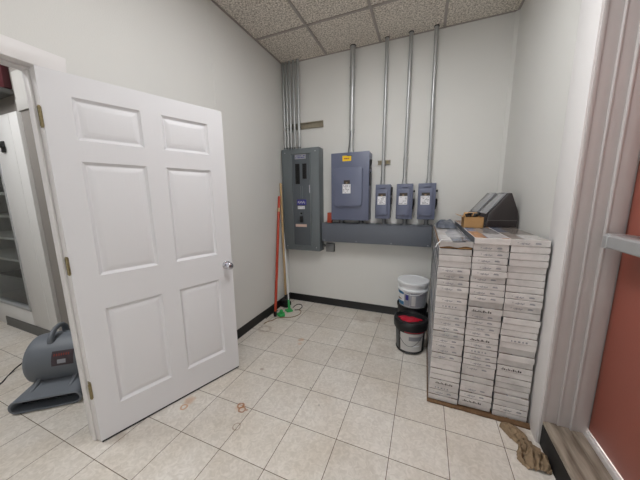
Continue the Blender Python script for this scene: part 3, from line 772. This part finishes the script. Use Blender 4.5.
floor_cord('cord', [(293, 307.5), (297, 304.5), (301, 304.6), (302, 307), (299, 309.5), (294.5, 310)], .005, 'blackrub', 'small black cord loop on the floor in the far corner')
floor_cord('cord', [(264, 323.5), (268, 321.5), (273, 320), (277, 318), (283, 317.5), (292, 317), (299, 314.5), (301, 311), (298, 309.8)], .005, 'cordtan', 'tan cord trailing round the green tool heads')
floor_cord('cord', [(266, 318.5), (270, 315), (274.6, 312), (278, 310.5)], .004, 'blackrub', 'short dark cord lying along the left wall behind the red pole')

# ------------------------------------------------------------------ buckets
def arc_band(bm, c, r, z0, z1, a0, a1, dr=.0008, taper=0., mi=0):
    lathe(bm, [(r+dr, z0), (r+dr+taper, z1)], (c[0], c[1], 0), seg=16, a0=a0, a1=a1, mi=mi)
# black bucket on the floor at the back with the white one nested in it
c = (.958, 1.46)
t = thing('bucket', 'black bucket on the floor holding the white one', 'bucket', (c[0], c[1], 0))
b = nb(); lathe(b, [(0, .002), (.128, .002), (.132, .006), (.146, .300), (.152, .302), (.153, .325), (.148, .328), (.143, .324), (.126, .012), (0, .010)], (c[0], c[1], 0), seg=48); obj('body', b, 'black', t, smooth=50)
t = thing('bucket', 'white lidded bucket with a blue and grey label nested in a black bucket', 'bucket', (c[0], c[1], .22))
R0, R1, za, zb = .130, .147, .245, .580
b = nb(); lathe(b, [(0, za), (R0-.006, za), (R0, za+.006), (R0+(R1-R0)*.75, za+.24), (R0+(R1-R0)*.75+.006, za+.244), (R0+(R1-R0)*.8+.005, za+.262), (R0+(R1-R0)*.82, za+.266), (R1, zb), (0, zb)], (c[0], c[1], 0), seg=48); obj('body', b, 'whitepl', t, smooth=50)
b = nb(); lathe(b, [(R1-.003, zb-.022), (R1+.007, zb-.022), (R1+.009, zb-.004), (R1+.006, zb+.004), (R1-.006, zb+.006), (R1-.012, zb-.002), (R1-.05, zb-.004), (0, zb-.004)], (c[0], c[1], 0), seg=48); obj('lid', b, 'whitepl', t, smooth=50)
lz0, lz1 = za+.09, za+.235
rr = lambda z: R0+(R1-R0)*(.75*(z-za)/.24)
def band(name, m, a0, a1, z0, z1, parent, dr, lab=None):
    b = nb(); lathe(b, [(rr(z0)+dr, z0), (rr(z1)+dr, z1)], (c[0], c[1], 0), seg=14, a0=math.radians(a0), a1=math.radians(a1)); o = obj(name, b, m, parent, smooth=60, fix=False)
    if lab: o['label'] = lab
    return o
lb = band('label', 'sticker', 185, 262, lz0, lz1, t, .0008, 'blue and white label')
band('label_stripe', 'bluelabel', 188, 236, lz1-.03, lz1-.002, lb, .0014); band('label_stripe', 'bluelabel', 188, 236, lz0+.002, lz0+.04, lb, .0014)
band('label_print', 'cordtan', 195, 222, lz0+.052, lz0+.066, lb, .0014); band('label_panel', 'greylabel', 238, 262, lz0+.004, lz1-.004, lb, .0014)
b = nb(); lathe(b, [(rr(.405)+.002, .400), (rr(.405)+.0022, .410), (rr(.45)+.002, .445), (rr(.45)+.0018, .455)], (c[0], c[1], 0), seg=8, a0=math.radians(244), a1=math.radians(256)); obj('label_emblem', b, 'purple', lb, fix=False)
lb = band('label', 'greylabel', 263, 330, lz0, lz1, t, .0008, 'grey label panel')
band('label_print', 'palelabel', 268, 284, lz0+.01, lz1-.03, lb, .0014); band('label_print', 'ink', 300, 326, lz1-.03, lz1-.012, lb, .0014)
b = nb(); hp = []
for k in range(19):
    a = math.radians(200+140*k/18); r = R1+.012+.012*math.sin(PI*k/18)
    hp.append((c[0]+r*math.cos(a), c[1]+r*math.sin(a), zb-.035-.075*math.sin(PI*k/18)))
tube(b, hp, .0022, 8); obj('bail_handle', b, 'whitepl', t)
# front bucket with red residue on the lid
c = (.960, 1.148)
t = thing('bucket', 'black lidded bucket smeared with red paint, pale label, in front of the white one', 'bucket', (c[0], c[1], 0))
b = nb(); lathe(b, [(0, .002), (.112, .002), (.122, .008), (.125, .02), (.120, .024), (.134, .258), (0, .258)], (c[0], c[1], 0), seg=48); obj('body', b, 'black', t, smooth=50)
b = nb(); lathe(b, [(.136, .232), (.147, .230), (.150, .236), (.152, .278), (.150, .306), (.144, .312), (.135, .310), (.130, .294), (.10, .290), (0, .290)], (c[0], c[1], 0), seg=48); lid = obj('lid', b, 'black', t, smooth=50)
b = nb()
def rb(k):
    a = 2*PI*k/40; return .100*(1+.13*math.sin(3*a+.6)+.08*math.sin(7*a)+.05*math.sin(11*a))
ring = [b.verts.new((c[0]-.012+rb(k)*.95*math.cos(2*PI*k/40), c[1]+.0+rb(k)*.6*math.sin(2*PI*k/40), .2915)) for k in range(40)]
r2 = [b.verts.new((c[0]-.012+rb(k)*.9*math.cos(2*PI*k/40), c[1]+.0+rb(k)*.5*math.sin(2*PI*k/40), .297+.002*math.sin(k))) for k in range(40)]
r3 = [b.verts.new((c[0]-.012+rb(k)*.4*math.cos(2*PI*k/40), c[1]+.0+rb(k)*.3*math.sin(2*PI*k/40), .299+.003*math.sin(k*1.7))) for k in range(40)]
for k in range(40):
    b.faces.new((ring[k], ring[(k+1) % 40], r2[(k+1) % 40], r2[k])); b.faces.new((r2[k], r2[(k+1) % 40], r3[(k+1) % 40], r3[k]))
b.faces.new(r3); o = obj('paint_smear', b, 'red', lid, smooth=60); o['label'] = 'dried red paint'
b = nb(); lathe(b, [(.1352, .215), (.1372, .219), (.1376, .229), (.136, .232)], (c[0], c[1], 0), seg=24, a0=math.radians(250), a1=math.radians(350)); obj('paint_drip', b, 'red', t, fix=False)
def band2(name, m, a0, a1, z0, z1, parent, dr):
    q = lambda z: .120+.014*(z-.024)/.234
    b = nb(); lathe(b, [(q(z0)+dr, z0), (q(z1)+dr, z1)], (c[0], c[1], 0), seg=16, a0=math.radians(a0), a1=math.radians(a1)); return obj(name, b, m, parent, smooth=60, fix=False)
lb = band2('label', 'palelabel', 232, 330, .03, .208, t, .0008); lb['label'] = 'pale paper label'
band2('label_print', 'ink', 268, 318, .140, .18, lb, .0014); band2('label_print', 'sticker', 285, 315, .08, .094, lb, .0014)
hp = []
for k in range(17):
    a = math.radians(222+100*k/16); hp.append((c[0]+.137*math.cos(a), c[1]+.137*math.sin(a), .19-.10*math.sin(PI*k/16)))
b = nb(); tube(b, hp, .0022, 8); obj('bail_handle', b, 'conduit_dark', t)
lo = band2('edge_glare_strip', 'binplastic', 205, 222, .03, .21, t, .0008); lo.name = 'side_glare'  # grey strip painting in the glare on the bucket's side

# ------------------------------------------------------------------ stacks of plank boxes
BW, BL, BH, PITCH = .1835, 1.20, .0400, .0402
def box_mesh(name, lid, card='card', sag=0.):
    b = nb()
    box(b, -BW/2, BW/2, 0, BL, .0036, BH, .0016, 1)
    box(b, -BW/2+.006, BW/2-.006, .006, BL-.006, 0, .004)
    # shallow lid line round the long faces
    for f in b.faces:
        n = f.normal; b.normal_update()
    b.normal_update()
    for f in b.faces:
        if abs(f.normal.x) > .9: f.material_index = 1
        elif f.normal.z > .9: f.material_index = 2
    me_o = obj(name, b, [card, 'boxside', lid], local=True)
    return me_o
def print_mesh(style):
    b = nb(); y0, y1 = -.0008, .0002
    if style == 'word':
        xs = -BW/2+.048
        box(b, xs-.012, xs-.008, y0, y1, .019, .024)
        x = xs
        for k in range(7):
            h = .004+.005*((k*37) % 5)/4
            prism(b, [(x, y0, .015-.002*(k % 3)), (x+.0045, y0, .015-.002*(k % 3)), (x+.0065, y0, .015+h), (x+.0025, y0, .015+h)], (0, .001, 0)); x += .0068
    elif style == 'block':
        xs = -BW/2+.048; box(b, xs+.072, xs+.098, y0, y1, .0165, .0225); box(b, xs+.074, xs+.094, y0, y1, .0245, .0262)
    elif style == 'dark':
        x = -BW/2+.03
        for k in range(12):
            w = .004+.004*((k*53) % 4)/3; box(b, x, x+w, y0, y1, .010, .010+.006+.004*((k*29) % 3)); x += w+.003
    else:
        x = -BW/2+.05
        for k in range(5):
            w = .006+.006*((k*31) % 3)/2; box(b, x, x+w, y0, y1, .013, .022); x += w+.010
    return obj('printing', b, 'ink' if style != 'dark' else 'darkink', local=True)


PROTO = {'card': box_mesh('plank_box', 'lidgrey'), 'cardgrey': box_mesh('plank_box', 'lidgrey', 'cardgrey')}
TOPP = {'m': box_mesh('plank_box', 'lidbrown'), 'r': box_mesh('plank_box', 'lidgrey'), 'l': box_mesh('plank_box', 'lidwhite', 'cardgrey')}
PRN = {k: print_mesh(k) for k in ('word', 'dark', 'short', 'block')}
ORD = ['topmost', 'second', 'third', 'fourth', 'fifth', 'sixth', 'seventh', 'eighth', 'ninth', 'tenth', 'eleventh', 'twelfth', 'thirteenth', 'fourteenth', 'fifteenth',
       'sixteenth', 'seventeenth', 'eighteenth', 'nineteenth', 'twentieth', 'twenty-first', 'twenty-second', 'twenty-third', 'twenty-fourth', 'twenty-fifth',
       'twenty-sixth', 'twenty-seventh', 'twenty-eighth', 'bottom']
STY = {
    'l': {5: 'word', 6: 'word', 7: 'word', 8: 'word', 10: 'word', 11: 'short', 13: 'word', 14: 'word', 15: 'word', 16: 'word', 17: 'word', 18: 'word', 19: 'word', 20: 'word', 25: 'dark', 26: 'short', 27: 'word'},
    'm': {2: 'word', 3: 'word', 4: 'word', 5: 'word', 6: 'word', 7: 'word', 8: 'word', 9: 'word', 10: 'word', 12: 'dark', 13: 'word', 14: 'word', 15: 'word', 16: 'word', 17: 'dark', 18: 'word', 19: 'short', 20: 'word', 21: 'word', 22: 'word', 26: 'word', 27: 'word', 28: 'dark'},
    'r': {1: 'word', 9: 'word', 10: 'word', 11: 'word', 16: 'short', 21: 'dark', 28: 'word'},
}
GREY = {'l': (16, ), 'm': (11,), 'r': (18, 24)}
STK = {'l': (1.2115, 'left', 28), 'm': (1.4045, 'middle', 29), 'r': (1.598, 'right', 29)}
PLACE = {'l': 'left box stack by the buckets', 'm': 'middle box stack', 'r': 'right box stack by the wall'}
rd = random.Random(4)
Z0 = .0115
for s in ('r', 'm', 'l'):
    cx, nm, nbx = STK[s]
    for k in range(nbx):                       # k = 0 is the bottom box
        rank = nbx-k
        top = rank == 1
        if s == 'l' and top: continue
        src = TOPP[s] if (top or (s == 'l' and rank == 2)) else PROTO['cardgrey' if rank in GREY[s] else 'card']
        o = src.copy(); o.name = 'plank_box'; COL.objects.link(o)
        jx, jy = rd.uniform(-.0018, .0018), rd.uniform(-.009, .006)
        jx += {'l': .010, 'm': .005, 'r': -.001}[s]*k/27
        o.location = (cx+jx, .532+jy, Z0+PITCH*k); o.rotation_euler = (0, 0, rd.uniform(-.0018, .0018))
        st = STY[s].get(rank)
        word = {'word': 'with grey printing', 'dark': 'with bold dark printing', 'short': 'with short printing', None: 'with a plain end'}[st]
        pos = 'bottom one' if k == 0 else ('topmost' if top else '%s from top' % ORD[rank-1])
        tag(o, 'white flooring box %s, %s of the %s stack' % (word, pos, nm), 'box', 'flooring boxes in the %s stack' % nm)
        if st:
            q = PRN[st].copy(); q.name = 'printing'; COL.objects.link(q); q.parent = o; q.location = (rd.uniform(-.012, .008), 0, rd.uniform(-.002, .003))
            if st == 'word':
                q2 = PRN['block'].copy(); q2.name = 'printed_word'; COL.objects.link(q2); q2.parent = o; q2.location = q.location
for o in list(PROTO.values())+list(TOPP.values())+list(PRN.values()): bpy.data.objects.remove(o)
# torn open box crowning the left stack
zt = Z0+PITCH*27; cx = 1.2215
t = thing('plank_box', 'torn open flooring box with brown innards showing, topmost of the left stack', 'box', (cx, .53, zt), 0, 'flooring boxes in the left stack')
b = nb(); box(b, cx-BW/2, cx+BW/2, .545, .53+BL, zt, zt+.020, .003, 1); o = obj('tray', b, 'kraftdark', t); o['label'] = 'brown torn lower edge'
b = nb()
NX, NY = 14, 24
def lidz(u, v): return zt+.040+.012*(1-v)**3*(.7+.3*u)+.0015*math.sin(9*u+3*v)
top = [[b.verts.new((cx-BW/2-.002+(BW+.004)*i/NX, .517+.012*math.sin(2.3*i/NX)+(BL+.005)*j/NY, lidz(i/NX, j/NY))) for i in range(NX+1)] for j in range(NY+1)]
bot = [[b.verts.new((v.co.x, v.co.y, v.co.z-.004)) for v in row] for row in top]
for j in range(NY):
    for i in range(NX):
        f = b.faces.new((top[j][i], top[j][i+1], top[j+1][i+1], top[j+1][i])); f.material_index = 0
        b.faces.new((bot[j][i], bot[j+1][i], bot[j+1][i+1], bot[j][i+1])).material_index = 1
fl = []
for i in range(NX+1):
    v = bot[0][i].co; fl.append(b.verts.new((v.x, v.y+.007+.003*math.sin(i*1.3), v.z-.031-.003*math.sin(i*.9+1))))
for i in range(NX):
    b.faces.new((top[0][i], top[0][i+1], bot[0][i+1], bot[0][i])).material_index = 0
    b.faces.new((bot[0][i], bot[0][i+1], fl[i+1], fl[i])).material_index = 2
for j in range(NY):
    b.faces.new((top[j][0], top[j+1][0], bot[j+1][0], bot[j][0])).material_index = 2
    b.faces.new((top[j][NX], bot[j][NX], bot[j+1][NX], top[j+1][NX])).material_index = 2
obj('lid', b, ['lidwhite', 'kraftdark', 'cardgrey'], t, fix=False)
b = nb(); prism(b, [(cx+.01, .531, zt+.003), (cx+.088, .535, zt+.006), (cx+.086, .533, zt+.012), (cx+.03, .528, zt+.010)], (0, .012, 0)); obj('torn_flap', b, 'kraft', t)
b = nb(); tube(b, [at(442, 239.5, 1, .50), at(437, 244.2, 1, .50), at(435.6, 247, 1, .512)], .0035, 6); b2 = obj('strap_end', b, 'whitepl', t); b2['label'] = 'white plastic strap end'
# stained cardboard beneath the stacks
b = nb(); pts = []
n = 46
for i in range(n+1):
    x = 1.112+(1.703-1.112)*i/n; pts.append((x, .507-.012*i/n+.005*noise.noise((i*.21, 1, 1))+.003*noise.noise((i*.8, 3, 1)), .0006))
pts += [(1.703, 1.72, .0006), (1.112, 1.72, .0006)]
prism(b, pts, (0, 0, .0104))
lip = []
for i in range(61):
    x = 1.114+(1.700-1.114)*i/60
    h = .002+.014*abs(noise.noise((i*.19, 2, 0)))+.010*abs(noise.noise((i*.8, 5, 0)))+.014*(i/60)**1.5
    y = .5135-.003*i/60+.003*noise.noise((i*.5, 8, 1)); lip.append((b.verts.new((x, y-.012, .0108)), b.verts.new((x, y, .011+h)), b.verts.new((x, y+.004, .011+h)), b.verts.new((x, y+.002, .0108))))
for p, q in zip(lip, lip[1:]):
    for k in range(4): b.faces.new((p[k], q[k], q[(k+1) % 4], p[(k+1) % 4]))
b.faces.new(lip[0][::-1]); b.faces.new(lip[-1])
tag(obj('cardboard_sheet', b, 'rot'), 'brown stained cardboard sheet under the box stacks', 'cardboard')

# ------------------------------------------------------------------ on top of the stacks
ZT = Z0+PITCH*28+BH+.0006
# dark smoked dispenser
LOC = Vector((1.492, 1.135, ZT)); RZ = math.radians(7)
t = thing('towel_dispenser', 'dark smoked plastic paper towel dispenser lying on the box stacks', 'dispenser', LOC, RZ)
PR = [(0, .0), (-.003, .03), (.0, .098), (.134, .266), (.153, .266), (.206, .128), (.213, .06), (.208, 0)]
LEN = .44
b = nb(); prism(b, [(x, 0, z) for x, z in PR], (0, LEN, 0), bev=.006, seg=3); o = obj('housing', b, 'smokeside', t, local=True)
b = nb()
prism(b, [(-.006, .012, .100), (.126, .012, .264), (.118, .012, .272), (-.014, .012, .108)], (0, .15, 0), bev=.003)
prism(b, [(-.006, .225, .100), (.126, .225, .264), (.118, .225, .272), (-.014, .225, .108)], (0, .20, 0), bev=.003)
prism(b, [(.000, .14, .102), (.130, .14, .263), (.126, .14, .268), (-.005, .14, .107)], (0, .07, 0), bev=.002)
obj('front_cover', b, 'smoke', t, local=True)
b = nb(); prism(b, [(-.085, .235, .062), (-.014, .235, .106), (-.006, .235, .092), (-.004, .235, .05)], (0, .19, 0), bev=.005); obj('lower_hood', b, 'smoke', t, local=True)
b = nb(); box(b, .004, .206, -.0015, .002, .052, .057); obj('seam', b, 'seam', t, local=True)
b = nb(); box(b, .108, .150, .04, .10, .258, .2665, .002); obj('latch', b, 'black', t, local=True)
b = nb(); box(b, -.018, -.004, .02, .40, 0.0005, .012, .003); obj('tear_edge', b, 'smoke', t, local=True)
# open kraft carton
x0, x1, y0, y1 = 1.318, 1.455, 1.05, 1.19
z0 = ZT
t = thing('carton', 'small open kraft carton on the middle box stack', 'carton', ((x0+x1)/2, (y0+y1)/2, z0))
b = nb(); q = .003
box(b, x0, x1, y0, y1, z0, z0+q)
for (a, c, d, e) in ((x0, x1, y0, y0+q), (x0, x1, y1-q, y1), (x0, x0+q, y0, y1), (x1-q, x1, y0, y1)): box(b, a, c, d, e, z0, z0+.082)
obj('body', b, 'kraft', t)
b = nb(); prism(b, [(x0, y0+.01, z0+.082), (x0, y1, z0+.082), (x0-.05, y1-.01, z0+.100), (x0-.05, y0+.02, z0+.100)], (.0005, 0, .003)); o = obj('flap', b, 'kraft', t)
b = nb(); prism(b, [(x0+.01, y1, z0+.082), (x1-.01, y1, z0+.082), (x1-.02, y1+.04, z0+.108), (x0+.02, y1+.04, z0+.108)], (0, 0, .003)); obj('flap', b, 'kraft', t)
# dark hardware poking out of it
b = nb()
for k in range(6):
    px, py = x0+.03+.015*k, y0+.05+.03*(k % 3)
    tube(b, [(px, py, z0+.084), (px-.01+.006*k, py+.01, z0+.098+.006*(k % 2)), (px+.012, py+.03, z0+.102)], .008, 8)
tag(obj('hose_coil', b, 'black'), 'black coiled parts poking out of the kraft carton', 'hardware')
# crumpled slate bag at the back of the left stack
b = nb(); n = 30
cxb, cyb = 1.222, 1.46
zl = ZT-.041+.0065
rows = []
for i in range(n+1):
    row = []
    for j in range(n+1):
        u, v = 2*i/n-1, 2*j/n-1
        e = max(0, 1-abs(u)**3.2)*max(0, 1-abs(v)**3.2)
        h = e**.7*(.05+.03*noise.noise((u*2.1, v*2.1, 1))+.014*abs(noise.noise((u*6, v*6, 4))))
        row.append(b.verts.new((cxb+u*.085+.006*noise.noise((u*3, v*3, 9)), cyb+v*.19+.012*noise.noise((u*3, v*3, 7)), zl+.001+max(0, h))))
    rows.append(row)
for i in range(n):
    for j in range(n): b.faces.new((rows[i][j], rows[i+1][j], rows[i+1][j+1], rows[i][j+1]))
lowr = [rows[i][0] for i in range(n+1)]+[rows[n][j] for j in range(1, n+1)]+[rows[i][n] for i in range(n-1, -1, -1)]+[rows[0][j] for j in range(n-1, 0, -1)]
b.faces.new(lowr[::-1])
tag(obj('plastic_bag', b, 'bag', smooth=60), 'crumpled slate grey plastic bag at the back of the left box stack', 'bag')

# ------------------------------------------------------------------ soiled rag by the exit frame
b = nb()
sp = [(1.540, .470, .022, .014), (1.565, .458, .036, .026), (1.592, .440, .048, .032), (1.615, .408, .050, .034), (1.632, .372, .038, .034), (1.642, .340, .046, .042), (1.648, .305, .070, .056), (1.650, .268, .080, .056), (1.652, .232, .072, .044), (1.653, .210, .045, .016)]
pts = []
for i in range(len(sp)-1):
    for k in range(7):
        s = k/7; s2 = s*s*(3-2*s); pts.append([sp[i][j]*(1-s2)+sp[i+1][j]*s2 for j in range(4)])
pts.append(list(sp[-1]))
NC = 34; rows = []
for i, (x, y, w, h) in enumerate(pts):
    a, c = pts[max(i-1, 0)], pts[min(i+1, len(pts)-1)]
    d = Vector((c[0]-a[0], c[1]-a[1])).normalized(); nrm = Vector((-d.y, d.x)); row = []
    for j in range(NC+1):
        s = 2*j/NC-1
        fold = abs(math.sin(s*6.0+i*.13+2.2*noise.noise((s*2.2, i*.13, 3))))**.7
        e = max(0, 1-abs(s)**3)**.6
        hz = h*e*(.12+.88*fold)+.012*e*noise.noise((s*6, i*.35, 8))
        ww = w*(1+.16*noise.noise((i*.28, s, 2)))
        row.append(b.verts.new((min(x+nrm.x*s*ww, 1.712), y+nrm.y*s*ww, .0016+max(0, hz))))
    rows.append(row)
for i in range(len(rows)-1):
    for j in range(NC): b.faces.new((rows[i][j], rows[i+1][j], rows[i+1][j+1], rows[i][j+1]))
tag(obj('rag', b, 'rag', smooth=80), 'crumpled soiled brown rag on the floor by the exit door frame', 'rag')

# ------------------------------------------------------------------ carpet blower in the neighbouring room
FL = Vector((-1.50, -.65, 0)); FR = math.atan2(.635, .773)
t = thing('air_blower', 'grey floor drying blower with a top handle beyond the doorway', 'blower', FL, FR)
W = .42
DC, DZ, DR = .295, .235, .178                        # drum centre (depth, height) and radius
def prof_side(x0, x1):
    # snail housing outline in the y-z plane (y is towards the back), drum tangent to a sloping nozzle
    pts = [(0.02, .012), (.0, .03)]
    return pts
b = nb()
lathe(b, [(0, -.002), (.10, -.002), (.118, .004), (.125, .012), (.158, .018), (.172, .030), (DR, .052), (DR+.002, .12), (DR+.002, W-.12), (DR, W-.052), (.172, W-.03), (.158, W-.018), (.125, W-.012), (.118, W-.004), (.10, W+.002), (0, W+.002)], (0.01, DC, DZ), (1, 0, 0), 48)
hs = obj('drum', b, 'fan', t, local=True, smooth=40)
b = nb()
# nozzle hull: sloping top plate, rounded front lip, open slot
def loft(rings, closed_ends=True):
    vs = [[b.verts.new(p) for p in r] for r in rings]
    k = len(vs[0])
    for a, c in zip(vs, vs[1:]):
        for j in range(k): b.faces.new((a[j], a[(j+1) % k], c[(j+1) % k], c[j]))
    return vs
def rrect(x0, x1, z0, z1, y, r, n=6):
    out = []
    for cx_, cz_, a0 in ((x1-r, z1-r, 0), (x0+r, z1-r, 90), (x0+r, z0+r, 180), (x1-r, z0+r, 270)):
        for k in range(n+1):
            a = math.radians(a0+90*k/n); out.append((cx_+r*math.cos(a), y, cz_+r*math.sin(a)))
    return out
vs = loft([rrect(.09, W-.09, .02, .17, DC+.12, .03), rrect(.07, W-.07, .012, .160, DC-.03, .045), rrect(.045, W-.045, .006, .126, DC-.15, .045), rrect(.012, W-.012, .004, .098, .02, .044), rrect(.008, W-.008, .003, .096, -.004, .044), rrect(.013, W-.013, .008, .091, -.009, .039), rrect(.022, W-.022, .016, .083, -.006, .031), rrect(.024, W-.024, .018, .081, .03, .029), rrect(.03, W-.03, .022, .08, .12, .025)])
b.faces.new(vs[0]); f = b.faces.new(vs[-1])
obj('nozzle', b, 'fan', t, local=True, smooth=40)
b = nb(); box(b, .034, W-.034, .070, .076, .024, .079)
for k in range(6): box(b, .06+.06*k, .063+.06*k, .062, .072, .026, .077)
obj('outlet_grille', b, 'fandark', t, local=True)
b = nb()
hp = [(.17, DC-.085, DZ+.150), (.17, DC-.082, DZ+.178), (.17, DC-.058, DZ+.205), (.17, DC-.02, DZ+.226), (.17, DC+.03, DZ+.233), (.17, DC+.07, DZ+.222), (.17, DC+.092, DZ+.196), (.17, DC+.095, DZ+.15)]
tube(b, hp, [.022, .020, .0175, .016, .016, .0175, .020, .022], 14); obj('handle', b, 'fan', t, local=True, smooth=60)
b = nb()
for x in (.10, .32):
    b = nb(); tube(b, [(x, .06, .098), (x, DC-.16, .126), (x, DC-.125, .165)], [.012, .016, .020], 10); obj('rib', b, 'fan', t, local=True, smooth=60)
# picture label wrapped on the drum
b = nb(); R = DR+.0035
def lab_patch(x0, x1, a0, a1, R):
    lathe(b, [(R, x0), (R, x1)], (0, DC, DZ), (1, 0, 0), 10, math.radians(a0), math.radians(a1))
def ang_band(bm, x0, x1, d0, d1, R):
    vs = []
    for k in range(9):
        a = math.radians(d0+(d1-d0)*k/8); y, z = DC-R*math.cos(a), DZ+R*math.sin(a)
        vs.append((bm.verts.new((x0, y, z)), bm.verts.new((x1, y, z))))
    for p, q in zip(vs, vs[1:]): bm.faces.new((p[0], p[1], q[1], q[0]))
ang_band(b, .205, .335, 3, 36, R); lb = obj('label', b, 'pic', t, local=True, smooth=60, fix=False); lb['label'] = 'dark picture label with red lettering'
b = nb()
for k in range(7): ang_band(b, .218+.014*k, .225+.014*k, 25, 30, R+.0012)
obj('lettering', b, 'redink', lb, local=True, smooth=60, fix=False)
b = nb(); ang_band(b, .24, .29, 8, 17, R+.0012); obj('label_print', b, 'greylabel', lb, local=True, smooth=60, fix=False)
# its cord: from the drum end to the floor and away
inv = WM[t].inverted()
pts = [inv @ p for p in (at(22.5, 363, 1, -.36), at(16, 368, 1, -.40), at(8, 376, 1, -.46), at(0, 384, 2, .006), at(-14, 391, 2, .006), at(-40, 396, 2, .006))]
sm = []
for i in range(len(pts)-1):
    p0, p1, p2, p3 = pts[max(i-1, 0)], pts[i], pts[i+1], pts[min(i+2, len(pts)-1)]
    for k in range(6):
        s = k/6; sm.append(.5*((2*p1)+(p2-p0)*s+(2*p0-5*p1+4*p2-p3)*s*s+(3*p1-p0-3*p2+p3)*s**3))
b = nb(); tube(b, sm, .0055, 8); o = obj('power_cord', b, 'blackrub', t, local=True, smooth=60); o['label'] = 'black power cord'

# ------------------------------------------------------------------ view
wd = bpy.data.worlds.new('world'); S.world = wd; wd.use_nodes = True
wd.node_tree.nodes['Background'].inputs[0].default_value = (.97, .985, 1, 1); wd.node_tree.nodes['Background'].inputs[1].default_value = 1.2
S.view_settings.view_transform = 'Standard'; S.view_settings.look = 'None'; S.view_settings.gamma = 1; S.view_settings.exposure = .92
S.view_settings.use_curve_mapping = False
